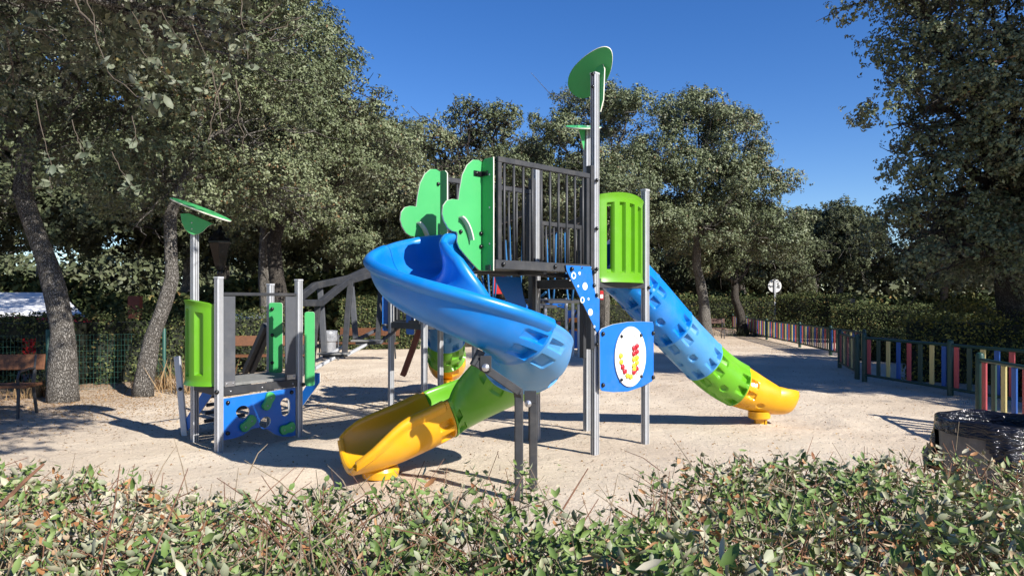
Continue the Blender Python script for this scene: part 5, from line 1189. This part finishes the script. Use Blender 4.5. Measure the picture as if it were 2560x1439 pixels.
# ------------------------------------------------------------------ foreground hedge
HH = 1.105
hc = Vector((0.2, 1.7, 0)); FH = thing('foreground_hedge', 'untrimmed low hedge with grey-green leaves and dry twigs in the foreground', 'hedge', hc)
def topz(x, y): return HH + .05 * vnoise(x, y, 21, 5, 3.2, .7) - .10 * np.clip((y - 2.0 - .32 * np.clip(x, 0, 1)) / .3, 0, 2) ** 2 * .6
def dens(x, y):
    """how full the hedge is; an open gap right of the middle and a ragged far edge"""
    far_edge = 2.06 + .05 * vnoise(x, y * 0, 33, 3, 2., .6) + .36 * np.clip((x - .30) / .5, 0, 1) + .12 * np.clip((-1.0 - x) / .6, 0, 1)
    d_ = np.clip((far_edge - y) / .10, 0, 1)
    gap = np.exp(-(((x - .14 - (y - 1.7) * .4) / .14) ** 2)) * np.clip((y - 1.64) / .2, 0, 1)
    gap2 = np.exp(-(((x - .0) / .2) ** 2) - (((y - 2.0) / .2) ** 2)) * .15
    return d_ * np.clip(1 - 1.25 * gap - gap2, 0, 1)
def hedge_pts(n):
    x = rng.uniform(-2.1, 2.3, n); y = .62 + 2.0 * rng.random(n); k = rng.random(n) < dens(x, y); x, y = x[k], y[k]
    dep = np.abs(rng.normal(size=len(x))) * .075 + (rng.random(len(x)) < .42) * rng.random(len(x)) * .45
    return np.stack([x, y, topz(x, y) - dep], -1), dep
def tints(n, brown):
    t_ = rng.random(n) * .62; alt = rng.random(n) < (.12 + .56 * brown); t_[alt] = .62 + .38 * rng.random(alt.sum()) ** .9; return t_
def browness(P):
    patch = vnoise(P[:, 0], P[:, 1], 44, 4, 2.2, .7)
    return np.clip(.95 * (P[:, 0] > .30) * (P[:, 1] > 1.12) * (.9 + .8 * patch) + .85 * (P[:, 0] < -.75) * (P[:, 1] > 1.35) * (1 + .4 * patch), 0, 1)
def sprigs(n, sz, nl, name):
    """short shoots: a thin stem carrying alternate leaves that lean out and up"""
    B0, dep = hedge_pts(n); n = len(B0); D = np.array([[0, -.12, .8]]) + rng.normal(size=(n, 3)) * .55; D /= np.linalg.norm(D, axis=1, keepdims=True)
    Ls = rng.uniform(.035, .085, n); X_ = np.cross(D, rng.normal(size=(n, 3))); X_ /= np.linalg.norm(X_, axis=1, keepdims=True); Y_ = np.cross(D, X_)
    br = browness(B0); Ps = []; Ns = []; Ds = []; Sz = []; Br = []
    for k in range(nl):
        t_ = (k + .5 + .3 * rng.normal(size=n)) / nl; az = 2.4 * k + rng.normal(size=n) * .4; el = np.clip(.9 - .55 * t_ + rng.normal(size=n) * .25, .1, 1.5)
        out = X_ * np.cos(az)[:, None] + Y_ * np.sin(az)[:, None]; ld = out * np.sin(el)[:, None] + D * np.cos(el)[:, None]
        s_ = sz * rng.uniform(.55, 1.2, n) * (1.1 - .35 * t_); p = B0 + D * (Ls * (t_ - .6))[:, None] + ld * (s_ * .55)[:, None]
        Ps.append(p); Ds.append(ld); Ns.append(D * 1.0 - out * .25 + rng.normal(size=(n, 3)) * .28); Sz.append(s_); Br.append(br)
    P = np.concatenate(Ps); keep = rng.random(len(P)) < .85
    me = leaf_mesh(name, P[keep], np.concatenate(Ns)[keep], np.concatenate(Sz)[keep], 'hleaf', tints(keep.sum(), np.concatenate(Br)[keep]), .42, .45, off=hc, shape='blade', dirv=np.concatenate(Ds)[keep])
    kindset(sub(name, me, FH), 'stuff')
    b = MB()
    for p, d, l in zip(B0[::2], D[::2], Ls[::2]):
        b.tube([p - d * (l * 1.3), p + d * (l * .45)], [.0013, .0006], 3, caps=False, mi=0)
    kindset(b.part('shoots', ['twig2'], FH), 'stuff')
sprigs(14500, .038, 6, 'foliage')
P, dep = hedge_pts(26000); P[:, 2] += .006     # small young and withered leaves between the big ones
NN = np.array([[.1, -.3, .7]]) + rng.normal(size=P.shape) * .9
kindset(sub('small_foliage', leaf_mesh('small_foliage', P, NN, .021 * rng.uniform(.5, 1.3, len(P)), 'hleaf', tints(len(P), np.clip(browness(P) + .3, 0, 1)), .38, .8, off=hc, shape='blade'), FH), 'stuff')
# the biggest leaves on top, one object each
LM = []
for k in range(16):
    LM.append(leaf_mesh('leaf', np.zeros((1, 3)), np.array([[0, 0, 1.]]), 1.0, 'hleaf', np.array([[.1, .2, .3, .38, .45, .5, .25, .15, .55, .35, .3, .05, .84, .8, .93, .75][k]]), .36 + .03 * (k % 4), .35 + .2 * (k % 3), shape='blade'))
random.seed(12); cnt = 0
while cnt < 285:
    y = .80 + abs(random.gauss(0, .36)); x = random.uniform(-.76, .76) * y
    if random.random() > float(dens(np.array([x]), np.array([y]))[0]) or y > 2.2: continue
    z = float(topz(np.array([x]), np.array([y]))[0]) + random.uniform(-.012, .022); s = random.uniform(.036, .054)
    o = sub('leaf', LM[random.randrange(12) if random.random() > .2 else random.randrange(12, 16)], FH, loc=(x, y, z)); o.rotation_euler = (random.gauss(0, .55) + .2, random.gauss(0, .55), random.uniform(0, 6.28)); o.scale = (s,) * 3; cnt += 1
# stems inside, and dry twigs standing proud
st = MB(); random.seed(3)
for k in range(4200):
    x = random.uniform(-1.9, 2.1); y = random.uniform(.65, 2.5)
    dn = float(dens(np.array([x]), np.array([y]))[0])
    if random.random() > max(.03, dn) or y > 2.55: continue
    z = HH - random.uniform(.1, .4); up_ = random.uniform(.12, .4); lx_ = random.gauss(0, .12); ly_ = random.gauss(0, .12)
    z1 = min(z + up_, HH + (.03 if random.random() < .15 else -.01)); p0 = Vector((x, y, z)); p1 = Vector((x + lx_ * .5, y + ly_ * .5, (z + z1) / 2 + .02)); p2 = Vector((x + lx_, y + ly_, z1))
    st.tube([p0, p1, p2], [.0026, .0019, .001], 4, mi=random.randint(0, 1), caps=False)
for k in range(260):  # thick lower stems
    x = random.uniform(-1.9, 2.1); y = random.uniform(.9, 2.3)
    if float(dens(np.array([x]), np.array([y]))[0]) < .5: continue
    st.tube([(x, y, 0), (x + random.gauss(0, .05), y + random.gauss(0, .05), .5), (x + random.gauss(0, .12), y + random.gauss(0, .12), HH - .15)], [.007, .005, .003], 5, mi=k % 2, caps=False)
kindset(st.part('stems', ['twig', 'twig2'], FH), 'stuff')
tv_ = MB()
for k in range(150):
    y = random.uniform(.85, 2.35); x = random.uniform(-.78, .78) * y
    if float(dens(np.array([x]), np.array([y]))[0]) < .45: continue
    z = HH - .05; h_ = random.uniform(.015, .075) * (1.8 if random.random() < .12 else 1); dx, dy = random.gauss(0, .35) * h_, random.gauss(0, .35) * h_
    r_ = random.uniform(.0006, .0014); mi = 0 if random.random() < .6 else 1
    p0 = Vector((x, y, z)); p2 = Vector((x + dx, y + dy, z + .05 + h_)); p1 = p0.lerp(p2, .5) + Vector((random.gauss(0, .018), random.gauss(0, .018), 0)) * (h_ * 14)
    tv_.tube([p0, p1, p2], [r_ * 1.5, r_, r_ * .6], 4, mi=mi, caps=False)
    for _ in range(random.randint(0, 3)):
        q = p0.lerp(p2, random.uniform(.4, .95)); tv_.tube([q, q + Vector((random.gauss(0, .014), random.gauss(0, .014), random.uniform(.005, .03)))], [r_ * .8, r_ * .4], 3, mi=mi, caps=False)
for a, b_, r_ in (((0, 1265, 1.7), (110, 1158, 1.75), .006), ((1390, 1300, 2.0), (1470, 1170, 2.1), .003), ((1650, 1175, 2.3), (1560, 1125, 2.4), .0016), ((360, 1439, 1.0), (470, 1170, 1.2), .0014), ((250, 1430, 1.0), (300, 1160, 1.2), .0014)):
    a = at(*a); b_ = at(*b_); tv_.tube([a, a.lerp(b_, .5) + Vector((.005, 0, .008)), b_], [r_, r_ * .8, r_ * .5], 6, mi=0, caps=False)
kindset(tv_.part('dry_twigs', ['twig', 'twig2'], FH), 'stuff')
